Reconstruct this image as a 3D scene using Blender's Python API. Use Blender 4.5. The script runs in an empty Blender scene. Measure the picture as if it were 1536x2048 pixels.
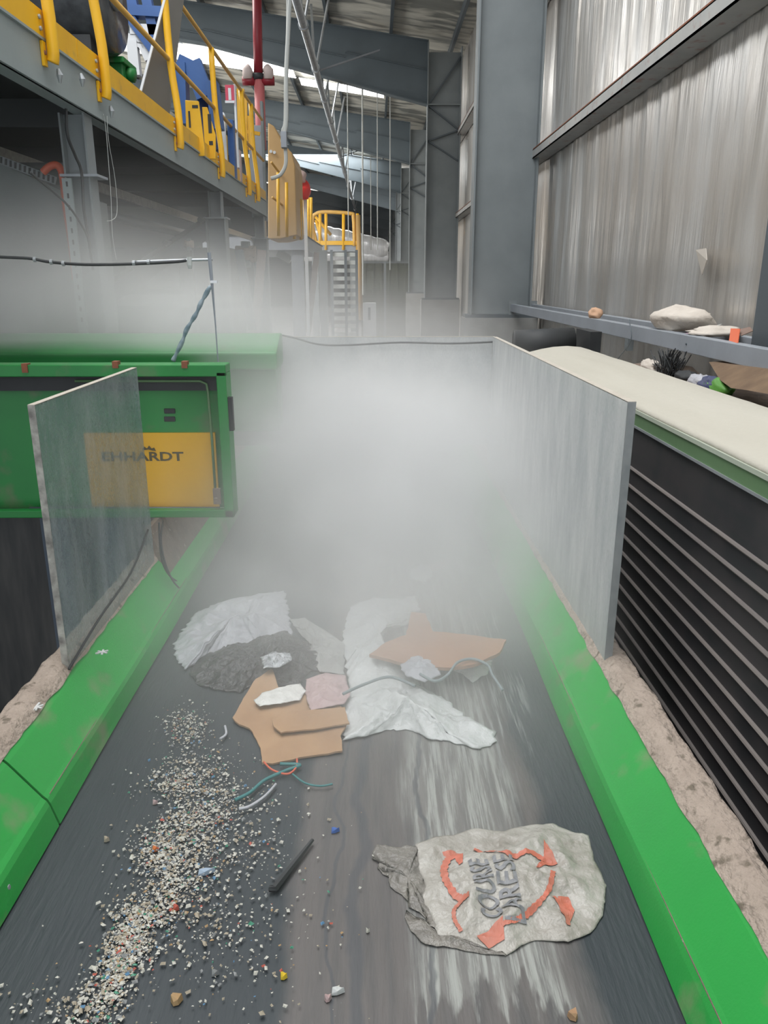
import bpy, math, random
from mathutils import Vector, Matrix, noise
random.seed(7)
R = math.radians
SC = bpy.context.scene
COL = SC.collection

# ---------------------------------------------------------------- camera, world, exposure
CAM = Vector((0.0, 0.0, 1.35))
FPX = 1540.0
cd = bpy.data.cameras.new('camera'); cam = bpy.data.objects.new('camera', cd); COL.objects.link(cam)
cd.sensor_fit = 'VERTICAL'; cd.sensor_height = 36.0; cd.sensor_width = 27.0
cd.lens = FPX/2048*36.0; cd.clip_start = .02; cd.clip_end = 300
cam.location = CAM
cam.rotation_euler = (R(90-16.77), 0, -math.atan(.01119))
SC.camera = cam
SC.view_settings.view_transform = 'Standard'; SC.view_settings.look = 'None'
SC.view_settings.gamma = 1.0; SC.view_settings.use_curve_mapping = False
SC.view_settings.exposure = 0.36
SC.cycles.volume_bounces = 2
SC.cycles.max_bounces = 6
SC.cycles.diffuse_bounces = 3
SC.cycles.use_adaptive_sampling = True
SC.cycles.adaptive_threshold = 0.05
SC.cycles.transparent_max_bounces = 12
SC.cycles.volume_max_steps = 512
SC.cycles.use_denoising = True

w = bpy.data.worlds.new('daylight'); SC.world = w; w.use_nodes = True
bg = w.node_tree.nodes['Background']
bg.inputs[0].default_value = (.90, .95, 1.0, 1); bg.inputs[1].default_value = 0.90

def area(name, loc, sx, sy, power, color=(1, 1, 1), rot=(0, 0, 0)):
    l = bpy.data.lights.new(name, 'AREA'); l.shape = 'RECTANGLE'; l.size = sx; l.size_y = sy
    l.energy = power; l.color = color
    o = bpy.data.objects.new(name, l); COL.objects.link(o); o.location = loc; o.rotation_euler = rot
    return o
# daylight falling through the roof lights, plus one added fill lamp
area('roof_daylight', (-2.0, 3.0, 8.3), 5, 8, 500, (1, .99, .97))
area('roof_daylight_far', (-4.5, 25.5, 7.55), 7, 2.0, 900, (1, .99, .97))
area('roof_daylight_rear', (-6.0, 15.5, 7.6), 5, 3.0, 420, (1, .99, .97))
area('roof_fill_light', (-15.0, 22.0, 1.5), 5.0, 24.0, 2100, (1, .98, .94), (0, -R(108), 0))  # added fill to brighten the roof underside; no doorway is modelled
area('roof_daylight_end', (-3.0, 42.0, 7.2), 8, 4.0, 1500, (1, .99, .97))

RM = cam.rotation_euler.to_matrix()
def PX(px, py, x=None, y=None, z=None, d=None):
    """world point seen at a picture point, on the plane x=, y= or z= ..."""
    r = RM @ Vector(((px-768)/FPX, -(py-1024)/FPX, -1.0))
    if x is not None: t = (x-CAM.x)/r.x
    elif y is not None: t = (y-CAM.y)/r.y
    elif z is not None: t = (z-CAM.z)/r.z
    else: t = d
    return CAM + r*t

# ---------------------------------------------------------------- materials
MATS = {}
def nn(nt, typ, **kw):
    n = nt.nodes.new(typ)
    for k, v in kw.items(): setattr(n, k, v)
    return n
def mat(name, c, rough=.6, metal=0., c2=None, ns=6., amt=.5, stretch=(1, 1, 1), bump=0., bs=30., dust=None, dc=(.36, .30, .26),
        dscale=5., contrast=(.45, .6), emit=None, es=1., alpha=1., spec=.5, bstretch=None, dstretch=(1, 1, 1)):
    m = bpy.data.materials.new(name); m.use_nodes = True; nt = m.node_tree
    b = nt.nodes['Principled BSDF']
    b.inputs['Roughness'].default_value = rough; b.inputs['Metallic'].default_value = metal
    b.inputs['Specular IOR Level'].default_value = spec
    geo = nn(nt, 'ShaderNodeNewGeometry')
    def noise_of(scale, st, detail=4., off=0.):
        mp = nn(nt, 'ShaderNodeMapping'); mp.inputs['Scale'].default_value = st; mp.inputs['Location'].default_value = (off, off, off)
        nt.links.new(geo.outputs['Position'], mp.inputs['Vector'])
        t = nn(nt, 'ShaderNodeTexNoise'); t.inputs['Scale'].default_value = scale; t.inputs['Detail'].default_value = detail
        nt.links.new(mp.outputs[0], t.inputs['Vector']); return t.outputs[0]
    def ramp(sock, lo, hi):
        r = nn(nt, 'ShaderNodeMapRange'); r.inputs['From Min'].default_value = lo; r.inputs['From Max'].default_value = hi
        nt.links.new(sock, r.inputs['Value']); return r.outputs[0]
    def mix(fac, a, bcol):
        x = nn(nt, 'ShaderNodeMix', data_type='RGBA')
        if isinstance(fac, (int, float)): x.inputs['Factor'].default_value = fac
        else: nt.links.new(fac, x.inputs['Factor'])
        for i, v in ((6, a), (7, bcol)):
            if isinstance(v, tuple): x.inputs[i].default_value = (*v, 1)
            else: nt.links.new(v, x.inputs[i])
        return x.outputs[2]
    col = c
    if c2 is not None:
        col = mix(ramp(noise_of(ns, stretch), .5-amt/2, .5+amt/2), c, c2)
    if dust is not None:
        f = ramp(noise_of(dscale, dstretch, 6., 3.1), contrast[0], contrast[1])
        mu = nn(nt, 'ShaderNodeMath', operation='MULTIPLY'); nt.links.new(f, mu.inputs[0]); mu.inputs[1].default_value = dust
        col = mix(mu.outputs[0], col, dc)
    if isinstance(col, tuple): b.inputs['Base Color'].default_value = (*col, 1)
    else: nt.links.new(col, b.inputs['Base Color'])
    if bump:
        bp = nn(nt, 'ShaderNodeBump'); bp.inputs['Strength'].default_value = bump; bp.inputs['Distance'].default_value = .02
        nt.links.new(noise_of(bs, bstretch or stretch), bp.inputs['Height']); nt.links.new(bp.outputs[0], b.inputs['Normal'])
    if emit:
        b.inputs['Emission Color'].default_value = (*emit, 1); b.inputs['Emission Strength'].default_value = es
    if alpha < 1: b.inputs['Alpha'].default_value = alpha
    m['_b'] = 1
    MATS[name] = m
    return m

steel = mat('steel_blue_grey', (.23, .255, .262), .55, .1, (.185, .207, .215), 3, .6, bump=.05)
rafterm = mat('steel_rafter', (.125, .155, .175), .55, .1, (.10, .125, .14), 1.5, .6)
beamm = mat('steel_beam', (.30, .345, .345), .5, .05, (.25, .29, .295), 3, .6, bump=.05)
steel_dark = mat('steel_dark', (.075, .092, .105), .5, .2, (.10, .12, .135), 2, .6)
steel_light = mat('steel_pale', (.33, .36, .40), .5, .2, (.27, .29, .32), 4, .6, bump=.05)
galv = mat('galvanised', (.50, .53, .55), .4, .6, (.36, .38, .40), 8, .5)
deckm = mat('deck_dark', (.04, .045, .045), .8)
yellow = mat('yellow_paint', (.83, .47, .012), .4, 0, (.74, .39, .012), 4, .5, dust=.5, dc=(.40, .26, .10), dscale=9, contrast=(.62, .75))
yellow_d = mat('yellow_dusty', (.70, .42, .10), .5, 0, (.60, .34, .08), 6, .5, bump=.03)
green = mat('green_paint', (.022, .36, .055), .45, 0, (.028, .30, .06), 2.2, .5, bump=.06, bs=160, dust=.75, dc=(.27, .24, .17), dscale=5.5, contrast=(.57, .74))
green_m = mat('green_machine', (.018, .25, .045), .45, 0, (.012, .17, .04), 2.5, .6, dust=.6, dc=(.14, .15, .09), dscale=7, contrast=(.6, .75))
green_pale = mat('green_faded', (.10, .19, .085), .6, 0, (.13, .22, .11), 3, .5, bump=.03)
dirt = mat('dust_dirt', (.44, .36, .30), .95, 0, (.34, .275, .225), 14, .5, bump=.7, bs=60, dust=.8, dc=(.12, .10, .07), dscale=26, contrast=(.58, .68))
dirt_brown = mat('dust_brown', (.24, .18, .14), .95, 0, (.14, .11, .09), 10, .5, bump=.5, bs=50, dust=.8, dc=(.45, .40, .35), dscale=60, contrast=(.66, .72))
cream = mat('cream_dust', (.50, .475, .41), .85, 0, (.43, .405, .34), 2.0, .6, stretch=(3, .4, 3), bump=.2, bs=30, bstretch=(1, 1, 1))
black = mat('black_rubber', (.018, .02, .022), .6, 0, (.03, .033, .035), 9, .5)
black_wet = mat('black_wet', (.025, .027, .03), .5, 0, (.07, .068, .065), 9, .5, stretch=(3, 1, .4))
ribm = mat('rib_edge', (.20, .175, .16), .6, 0, (.15, .135, .13), 4, .5, stretch=(1, .5, 8))
sidem = mat('ribbed_black', (.024, .028, .030), .6, 0, (.035, .032, .036), 5, .5, stretch=(1, .3, 6), dust=.4, dc=(.07, .06, .06), dscale=4)
foil = mat('foil_wall', (.72, .72, .71), .32, .6, (.60, .58, .55), 1.6, .5, stretch=(1, 3.5, .30), bump=.5, bs=5, bstretch=(1, 5, .22),
           dust=.75, dc=(.50, .465, .42), dscale=1.3, contrast=(.40, .62), dstretch=(1, 2.2, .35))
foil_roof = mat('foil_roof', (.74, .72, .64), .45, .25, (.50, .49, .44), 1.4, .5, stretch=(.6, 3, 1), bump=.7, bs=4, bstretch=(.8, 3.5, 1),
                dust=.8, dc=(.12, .13, .125), dscale=1.2, contrast=(.47, .58), dstretch=(.5, 2, 1))
skym = mat('rooflight', (.9, .9, .9), .5, emit=(1, 1, 1), es=2.6)
concrete = mat('concrete_floor', (.20, .19, .18), .9, 0, (.12, .115, .11), 1.5, .5, bump=.3)
orange = mat('orange_pipe', (.62, .10, .035), .45)
redp = mat('red_paint', (.30, .018, .03), .4, 0, (.22, .015, .025), 5, .5)
pinkred = mat('pink_red', (.50, .14, .14), .5)
redbag = mat('red_film', (.80, .045, .04), .4)
bluep = mat('blue_paint', (.045, .13, .36), .4, 0, (.03, .09, .27), 3, .5)
whitep = mat('white_paint', (.72, .74, .76), .5)
ductm = mat('duct_foil', (.85, .86, .88), .25, .35, (.65, .66, .68), 2, .5, stretch=(6, 1, 1), bump=.5, bs=3, bstretch=(6, 1, 1))
tan = mat('tan_sheet', (.62, .40, .17), .5, 0, (.52, .33, .14), 2, .5)
olive = mat('olive_panel', (.085, .10, .07), .8, 0, (.12, .125, .10), .8, .5)
card = mat('cardboard', (.44, .275, .155), .85, 0, (.35, .21, .12), 9, .5, bump=.15)
board = mat('brown_board', (.42, .23, .135), .8, 0, (.34, .18, .11), 7, .5, bump=.1)
film = mat('white_film', (.66, .67, .66), .35, 0, (.50, .51, .50), 8, .5, bump=.4, bs=40)
film_g = mat('grey_film', (.50, .50, .53), .4, 0, (.36, .36, .39), 7, .5, bump=.4, bs=34)
bagm = mat('bag_film', (.50, .48, .44), .36, 0, (.26, .235, .20), 7, .45, bump=.8, bs=22)  # beige-grey mottle; its darker patches paint in fold shading
film_b = mat('brown_film', (.27, .25, .22), .3, 0, (.14, .13, .12), 12, .5, bump=.6, bs=50)
blackbag = mat('black_film', (.022, .022, .024), .28, 0, (.05, .05, .05), 20, .5, bump=.6, bs=50)
clearf = mat('clear_film', (.70, .72, .74), .12, .4, (.25, .26, .28), 40, .5, bump=.9, bs=60)
pinkf = mat('pink_film', (.52, .38, .37), .4, 0, (.42, .30, .30), 12, .5, bump=.4)
foam = mat('white_foam', (.80, .79, .76), .8, 0, (.60, .59, .56), 30, .5, bump=.5, bs=90)
printo = mat('orange_print', (.60, .16, .10), .5, 0, (.42, .17, .12), 14, .5)
printk = mat('grey_print', (.16, .165, .175), .5, 0, (.30, .30, .31), 60, .5)
tealm = mat('teal_cord', (.045, .19, .19), .6)
tealr = mat('teal_rope', (.11, .17, .20), .5, 0, (.30, .36, .40), 40, .4)
redcord = mat('red_cord', (.62, .12, .06), .6)
greycord = mat('grey_cord', (.22, .26, .27), .6)
hosem = mat('pale_hose', (.48, .50, .48), .5)
cloth = mat('cream_cloth', (.66, .60, .53), .9, 0, (.54, .48, .42), 12, .5, bump=.3)
greenl = mat('lime_film', (.09, .27, .04), .5)
yposter = mat('yellow_poster', (.74, .40, .012), .5, 0, (.68, .37, .015), 5, .5)
inkm = mat('poster_ink', (.09, .07, .03), .6)
rust = mat('rust', (.28, .10, .05), .8, 0, (.18, .07, .04), 30, .5)

def belt_material():
    m = bpy.data.materials.new('worn_belt'); m.use_nodes = True; nt = m.node_tree
    b = nt.nodes['Principled BSDF']
    geo = nn(nt, 'ShaderNodeNewGeometry'); sep = nn(nt, 'ShaderNodeSeparateXYZ'); nt.links.new(geo.outputs['Position'], sep.inputs[0])
    def noi(scale, st, det=5., off=0., rough=.5):
        mp = nn(nt, 'ShaderNodeMapping'); mp.inputs['Scale'].default_value = st; mp.inputs['Location'].default_value = (off, off, 0)
        nt.links.new(geo.outputs['Position'], mp.inputs[0])
        t = nn(nt, 'ShaderNodeTexNoise'); t.inputs['Scale'].default_value = scale; t.inputs['Detail'].default_value = det; t.inputs['Roughness'].default_value = rough
        nt.links.new(mp.outputs[0], t.inputs[0]); return t.outputs[0]
    def mr(s, a, b2, c=0., d=1.):
        r = nn(nt, 'ShaderNodeMapRange'); r.interpolation_type = 'SMOOTHSTEP'
        for i, v in ((1, a), (2, b2), (3, c), (4, d)): r.inputs[i].default_value = v
        nt.links.new(s, r.inputs[0]); return r.outputs[0]
    def ma(op, a, b2):
        x = nn(nt, 'ShaderNodeMath', operation=op)
        for i, v in ((0, a), (1, b2)):
            if isinstance(v, (int, float)): x.inputs[i].default_value = v
            else: nt.links.new(v, x.inputs[i])
        return x.outputs[0]
    def mix(f, a, b2):
        x = nn(nt, 'ShaderNodeMix', data_type='RGBA'); nt.links.new(f, x.inputs[0])
        for i, v in ((6, a), (7, b2)):
            if isinstance(v, tuple): x.inputs[i].default_value = (*v, 1)
            else: nt.links.new(v, x.inputs[i])
        return x.outputs[2]
    wob = ma('MULTIPLY', ma('SUBTRACT', noi(2.2, (1, 1.2, 1), 4), .5), .16)
    X = ma('ADD', sep.outputs[0], wob)
    base = mix(noi(6, (1.5, .5, 1)), (.022, .029, .034), (.040, .050, .056))
    # brown dust film over the middle of the belt
    brown = ma('MULTIPLY', mr(X, -.215, -.17), mr(X, .40, .46, 1, 0))
    brown = ma('MULTIPLY', brown, mr(noi(7, (4, .35, 1)), .25, .6, .55, 1.))
    col = mix(brown, base, (.115, .105, .10))
    # pale streaks dragged along the belt, right of centre
    st = mr(noi(8, (7, .30, 1), 8, 2.3, .72), .44, .60)
    patch = ma('MULTIPLY', mr(X, .05, .12), mr(X, .33, .40, 1, 0))
    tail = mr(ma('ADD', sep.outputs[1], ma('MULTIPLY', noi(9, (5, .8, 1), 4, 8.), .45)), 1.36, 1.43)
    patch = ma('MULTIPLY', patch, tail)
    col = mix(ma('MULTIPLY', ma('MULTIPLY', st, patch), .95), col, (.34, .35, .325))
    col = mix(ma('MULTIPLY', patch, .30), col, (.30, .30, .28))
    st2 = mr(noi(13, (5, .25, 1), 6, 5.3, .6), .50, .66)
    p2 = ma('MULTIPLY', mr(X, .02, .12), mr(X, .47, .52, 1, 0)); p2 = ma('MULTIPLY', p2, mr(sep.outputs[1], 1.7, 2.2))
    col = mix(ma('MULTIPLY', ma('MULTIPLY', st2, p2), .75), col, (.33, .34, .33))
    # dark worn lines
    for x0, wd in ((-.045, .022), (.115, .010), (-.10, .006)):
        l = ma('MULTIPLY', mr(X, x0-wd, x0-wd*.3), mr(X, x0+wd*.3, x0+wd, 1, 0))
        col = mix(ma('MULTIPLY', l, .6), col, (.055, .062, .072))
    nt.links.new(col, b.inputs['Base Color']); b.inputs['Roughness'].default_value = .55
    bp = nn(nt, 'ShaderNodeBump'); bp.inputs['Strength'].default_value = .25; bp.inputs['Distance'].default_value = .01
    nt.links.new(noi(40, (2, .3, 1)), bp.inputs['Height']); nt.links.new(bp.outputs[0], b.inputs['Normal'])
    return m
beltm = belt_material()

def panel_material(name, c, c2, opaque, vary):
    m = bpy.data.materials.new(name); m.use_nodes = True; nt = m.node_tree
    b = nt.nodes['Principled BSDF']; out = nt.nodes['Material Output']
    geo = nn(nt, 'ShaderNodeNewGeometry')
    mp = nn(nt, 'ShaderNodeMapping'); mp.inputs['Scale'].default_value = (1, 2.2, .6); nt.links.new(geo.outputs['Position'], mp.inputs[0])
    t = nn(nt, 'ShaderNodeTexNoise'); t.inputs['Scale'].default_value = 5; t.inputs['Detail'].default_value = 8; t.inputs['Roughness'].default_value = .65
    nt.links.new(mp.outputs[0], t.inputs[0])
    t2 = nn(nt, 'ShaderNodeTexNoise'); t2.inputs['Scale'].default_value = 120; t2.inputs['Detail'].default_value = 3; nt.links.new(mp.outputs[0], t2.inputs[0])
    x = nn(nt, 'ShaderNodeMix', data_type='RGBA'); nt.links.new(t.outputs[0], x.inputs[0])
    r0 = nn(nt, 'ShaderNodeMapRange'); r0.inputs[1].default_value = .35; r0.inputs[2].default_value = .65; nt.links.new(t.outputs[0], r0.inputs[0]); nt.links.new(r0.outputs[0], x.inputs[0])
    x.inputs[6].default_value = (*c, 1); x.inputs[7].default_value = (*c2, 1)
    nt.links.new(x.outputs[2], b.inputs['Base Color']); b.inputs['Roughness'].default_value = .45
    ad = nn(nt, 'ShaderNodeMath', operation='ADD'); nt.links.new(t.outputs[0], ad.inputs[0]); nt.links.new(t2.outputs[0], ad.inputs[1])
    r = nn(nt, 'ShaderNodeMapRange'); r.inputs[1].default_value = .7; r.inputs[2].default_value = 1.3
    r.inputs[3].default_value = opaque-vary; r.inputs[4].default_value = min(1, opaque+vary); nt.links.new(ad.outputs[0], r.inputs[0])
    tr = nn(nt, 'ShaderNodeBsdfTransparent'); tr.inputs[0].default_value = (.92, .95, .95, 1)
    ms = nn(nt, 'ShaderNodeMixShader'); nt.links.new(r.outputs[0], ms.inputs[0]); nt.links.new(tr.outputs[0], ms.inputs[1]); nt.links.new(b.outputs[0], ms.inputs[2])
    nt.links.new(ms.outputs[0], out.inputs[0])
    return m
pan_l = panel_material('scuffed_clear_sheet', (.20, .26, .27), (.36, .40, .40), .44, .13)
pan_r = panel_material('dusty_clear_sheet', (.52, .54, .55), (.64, .645, .64), .72, .08)
pan_edge = mat('sheet_edge', (.42, .41, .37), .7, 0, (.15, .14, .13), 26, .35, stretch=(1, 1, 1), bump=.3)
pan_edge_r = mat('sheet_edge_grey', (.20, .215, .22), .6, 0, (.28, .29, .29), 20, .4)
pan_top = mat('sheet_edge_dust', (.50, .46, .40), .9, 0, (.42, .38, .32), 30, .4)

# ---------------------------------------------------------------- mesh helpers
class MB:
    def __init__(s): s.v = []; s.f = []; s.mi = []
    def add(s, vs, fs, mi=0):
        n = len(s.v); s.v += [Vector(p) for p in vs]; s.f += [tuple(n+i for i in f) for f in fs]; s.mi += [mi]*len(fs); return s
    def box(s, a, b, mi=0, M=None):
        x0, y0, z0 = a; x1, y1, z1 = b
        vs = [Vector(p) for p in ((x0, y0, z0), (x1, y0, z0), (x1, y1, z0), (x0, y1, z0), (x0, y0, z1), (x1, y0, z1), (x1, y1, z1), (x0, y1, z1))]
        if M: vs = [M @ p for p in vs]
        return s.add(vs, [(0, 3, 2, 1), (4, 5, 6, 7), (0, 1, 5, 4), (1, 2, 6, 5), (2, 3, 7, 6), (3, 0, 4, 7)], mi)
    def beam(s, p, q, wd, ht, up=(0, 0, 1), mi=0):
        p = Vector(p); q = Vector(q); d = (q-p).normalized(); u = Vector(up)
        if abs(d.dot(u)) > .98: u = Vector((0, 1, 0))
        a = d.cross(u).normalized(); c = a.cross(d).normalized()
        vs = []
        for o in (p, q):
            for i, j in ((-1, -1), (1, -1), (1, 1), (-1, 1)): vs.append(o+a*(wd/2*i)+c*(ht/2*j))
        return s.add(vs, [(0, 1, 2, 3), (7, 6, 5, 4), (0, 4, 5, 1), (1, 5, 6, 2), (2, 6, 7, 3), (3, 7, 4, 0)], mi)
    def tube(s, path, r, seg=8, mi=0, taper=None):
        path = [Vector(p) for p in path]; n0 = len(s.v); n = len(path); prev = None
        for i, p in enumerate(path):
            d = (path[min(i+1, n-1)]-path[max(i-1, 0)])
            d = d.normalized() if d.length > 1e-9 else Vector((0, 0, 1))
            if prev is None:
                u = Vector((0, 0, 1)) if abs(d.z) < .9 else Vector((1, 0, 0)); a = d.cross(u).normalized()
            else:
                a = (prev-d*prev.dot(d)).normalized()
            prev = a; b = d.cross(a); rr = r if taper is None else r*taper[i]
            for k in range(seg):
                t = 2*math.pi*k/seg; s.v.append(p+a*math.cos(t)*rr+b*math.sin(t)*rr)
        for i in range(n-1):
            for k in range(seg):
                k2 = (k+1) % seg; s.f.append((n0+i*seg+k, n0+i*seg+k2, n0+(i+1)*seg+k2, n0+(i+1)*seg+k)); s.mi.append(mi)
        s.f.append(tuple(n0+k for k in reversed(range(seg)))); s.mi.append(mi)
        s.f.append(tuple(n0+(n-1)*seg+k for k in range(seg))); s.mi.append(mi)
        return s
    def prism(s, poly, axis, a, b, mi=0):
        """poly: 2-D points; axis 'x': (y,z), 'y': (x,z), 'z': (x,y)"""
        def P(p, t):
            return {'x': (t, p[0], p[1]), 'y': (p[0], t, p[1]), 'z': (p[0], p[1], t)}[axis]
        n = len(poly); vs = [P(p, a) for p in poly]+[P(p, b) for p in poly]
        fs = [tuple(range(n)), tuple(reversed(range(n, 2*n)))]
        for i in range(n): j = (i+1) % n; fs.append((i, n+i, n+j, j))
        return s.add(vs, fs, mi)
    def strip(s, rows, mi=0):
        """grid of point rows"""
        n = len(s.v); w_ = len(rows[0])
        for r in rows: s.v += [Vector(p) for p in r]
        for i in range(len(rows)-1):
            for j in range(w_-1):
                s.f.append((n+i*w_+j, n+i*w_+j+1, n+(i+1)*w_+j+1, n+(i+1)*w_+j)); s.mi.append(mi)
        return s
    def build(s, name, m, parent=None, smooth=False, bevel=0., solid=0., keep=False):
        ms = m if isinstance(m, (list, tuple)) else [m]
        vs = s.v
        if parent is not None:
            off = Vector(parent.location); q = parent.parent
            while q is not None: off = off+Vector(q.location); q = q.parent
        elif keep: off = Vector((0, 0, 0))
        else:
            xs = [p.x for p in vs]; ys = [p.y for p in vs]; zs = [p.z for p in vs]
            off = Vector(((min(xs)+max(xs))/2, (min(ys)+max(ys))/2, min(zs)))
        me = bpy.data.meshes.new(name); me.from_pydata([p-off for p in vs], [], s.f)
        for mm in ms: me.materials.append(mm)
        for i, p in enumerate(me.polygons): p.material_index = s.mi[i]; p.use_smooth = smooth
        import bmesh
        b = bmesh.new(); b.from_mesh(me); bmesh.ops.recalc_face_normals(b, faces=b.faces); b.to_mesh(me); b.free()
        o = bpy.data.objects.new(name, me); COL.objects.link(o)
        if parent is not None: o.parent = parent
        else: o.location = off
        if solid:
            md = o.modifiers.new('solid', 'SOLIDIFY'); md.thickness = solid; md.offset = 0
        if bevel:
            md = o.modifiers.new('bevel', 'BEVEL'); md.width = bevel; md.segments = 2; md.limit_method = 'ANGLE'
        return o
def tag(o, label=None, cat=None, group=None, kind=None):
    if label: o['label'] = label
    if cat: o['category'] = cat
    if group: o['group'] = group
    if kind: o['kind'] = kind
    return o
def thing(name, label, cat, loc=(0, 0, 0), group=None):
    o = bpy.data.objects.new(name, None); COL.objects.link(o); o.location = loc; o.empty_display_size = .1
    return tag(o, label, cat, group)
def struct(o): o['kind'] = 'structure'; return o
def smoothpath(pts, n=6):
    pts = [Vector(p) for p in pts]; out = []
    for i in range(len(pts)-1):
        p0 = pts[max(i-1, 0)]; p1 = pts[i]; p2 = pts[i+1]; p3 = pts[min(i+2, len(pts)-1)]
        for k in range(n):
            t = k/n
            out.append(.5*((2*p1)+(p2-p0)*t+(2*p0-5*p1+4*p2-p3)*t*t+(3*p1-p0-3*p2+p3)*t**3))
    out.append(pts[-1]); return out
def fb(x, y, z, o=4): return noise.fractal(Vector((x, y, z)), 1.0, 2.0, o)
def ridge(x, y, z, o=4):
    a = 0; amp = 1
    for k in range(o):
        a += amp*(1-abs(noise.noise(Vector((x, y, z+k*7)))*2)); x *= 2.1; y *= 2.1; amp *= .5
    return a/1.9

# ================================================================ SETTING
FZ = -1.3
struct(MB().box((-16, -2, FZ-.1), (2.4, 85, FZ)).build('floor', concrete))
WX = 2.27
def yseq():
    y = -1.0; out = []
    while y < 84: out.append(y); y += .035 if y < 11 else (.09 if y < 25 else .5)
    return out
rows = []
zs = [FZ+i*(6.95-FZ)/34 for i in range(35)]
for y in yseq():
    r = []
    for z in zs:
        d = .035*ridge(y*3.1+.25*math.sin(z*1.1), z*.22, 1.3)+.02*ridge(y*8+z*.5, z*.35, 5.)
        r.append((WX-d+.03, y, z))
    rows.append(r)
struct(MB().strip(rows).build('wall_right', foil, smooth=True))

def roof_z(x): return 7.0+(1.35-x)*.14
rows = []
y = 12.0
while y < 84:
    r = []
    x = 2.3
    while x > -16.2:
        sag = .10*ridge(x*.5, y*1.2, 2.)+.05*ridge(x*2, y*2.4, 9.)
        r.append((x, y, roof_z(x)+.05-sag*.8)); x -= .3
    rows.append(r); y += .16 if y < 32 else .6
struct(MB().strip(rows).build('ceiling', foil_roof, smooth=True))
mb = MB()
for k in range(0, 12):                                           # purlins run along the building
    x = 1.9-k*1.5
    mb.box((x-.035, 12, roof_z(x)-.19), (x+.035, 84, roof_z(x)-.0))
struct(mb.build('trim_1', steel_dark))
struct(MB().box((-16, 84, FZ), (2.4, 84.3, 10)).build('wall_back', mat('far_wall', (.11, .12, .125), .8)))
struct(MB().box((-16.2, 0, FZ), (-16, 84, 9.5)).build('wall_left', mat('left_wall', (.05, .055, .055), .8)))

# translucent roof sheets between the frames
for i, (y0, y1, x0, x1) in enumerate(((24.5, 26.7, -9.0, -2.4), (26.3, 27.3, -2.3, .3), (44.6, 47.4, -9, 1.9), (61.2, 65.0, -9.0, -2.4), (73.2, 77.0, -10.0, -4.2))):
    mb = MB()
    n = int((y1-y0)/.2)
    for k in range(n):
        ya = y0+k*.2
        mb.add([(x0, ya, roof_z(x0)-.26), (x1, ya, roof_z(x1)-.26), (x1, ya+.12, roof_z(x1)-.26), (x0, ya+.12, roof_z(x0)-.26),
                (x0, ya+.2, roof_z(x0)-.22), (x1, ya+.2, roof_z(x1)-.22)], [(0, 1, 2, 3), (3, 2, 5, 4)])
    struct(mb.build('window_%d' % (i+1), skym, solid=.01))

# portal frames
FR = [10.9+10*k for k in range(8)]
ordn = ['nearest to the camera', 'second from the camera', 'third from the camera', 'fourth from the camera', 'fifth from the camera',
        'sixth from the camera', 'seventh from the camera', 'farthest, against the end wall']
for k, Y in enumerate(FR):
    t = thing('portal_frame', 'blue-grey steel portal frame, column and sloping rafter, '+ordn[k], 'steel frame', (1.7, Y, FZ), 'portal frames of the hall')
    zt = roof_z(1.3)-.22; zo = roof_z(2.12)-.2
    mb = MB(); mb.box((1.30, Y-.008, .9), (2.1, Y+.008, zo-.1))
    mb.box((1.285, Y-.14, .9), (1.31, Y+.14, zt)); mb.box((2.09, Y-.14, .9), (2.115, Y+.14, zo))
    if k: mb.box((1.29, Y-.12, zt-1.36), (2.1, Y+.12, zt-1.33))
    mb.build('column', steel, t, bevel=.003)
    MB().box((1.2, Y-.22, FZ), (2.2, Y+.22, .86)).build('plinth', mat('plinth_concrete%d' % k, (.30, .30, .29), .9, 0, (.22, .22, .21), 4, .5), t)
    MB().box((1.22, Y-.2, .86), (2.18, Y+.2, .9)).build('base_plate', steel_dark, t)
    mb = MB()
    for a, b in () if k == 0 else (((1.32, zt-1.34), (2.08, zt-.3)), ((1.32, zt-1.36), (2.08, zt-1.9)), ((1.32, zt-2.15), (2.08, zt-1.9)), ((1.32, zt-2.15), (2.08, zt-2.6))):
        mb.beam((a[0], Y-.05, a[1]), (b[0], Y-.05, b[1]), .05, .035)
    mb.build('brace', steel_dark, t)
    mb = MB()
    def up(x): return roof_z(x)-.2
    def dp(x): return max(.80, 1.36+(x-1.3)*.105)
    xs = [1.3, -.7, -2.7, -4.1, -9, -15.8]
    for a, b in zip(xs[:-1], xs[1:]):
        mb.prism([(a, up(a)), (b, up(b)), (b, up(b)-dp(b)), (a, up(a)-dp(a))], 'y', Y-.008, Y+.008)
        mb.prism([(a, up(a)-dp(a)), (b, up(b)-dp(b)), (b, up(b)-dp(b)-.02), (a, up(a)-dp(a)-.02)], 'y', Y-.13, Y+.13)
        mb.prism([(a, up(a)+.02), (b, up(b)+.02), (b, up(b)), (a, up(a))], 'y', Y-.13, Y+.13)
        mb.prism([(a, up(a)-.60), (b, up(b)-.50), (b, up(b)-.515), (a, up(a)-.615)], 'y', Y-.05, Y+.05)
    mb.build('rafter', rafterm, t)

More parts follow.
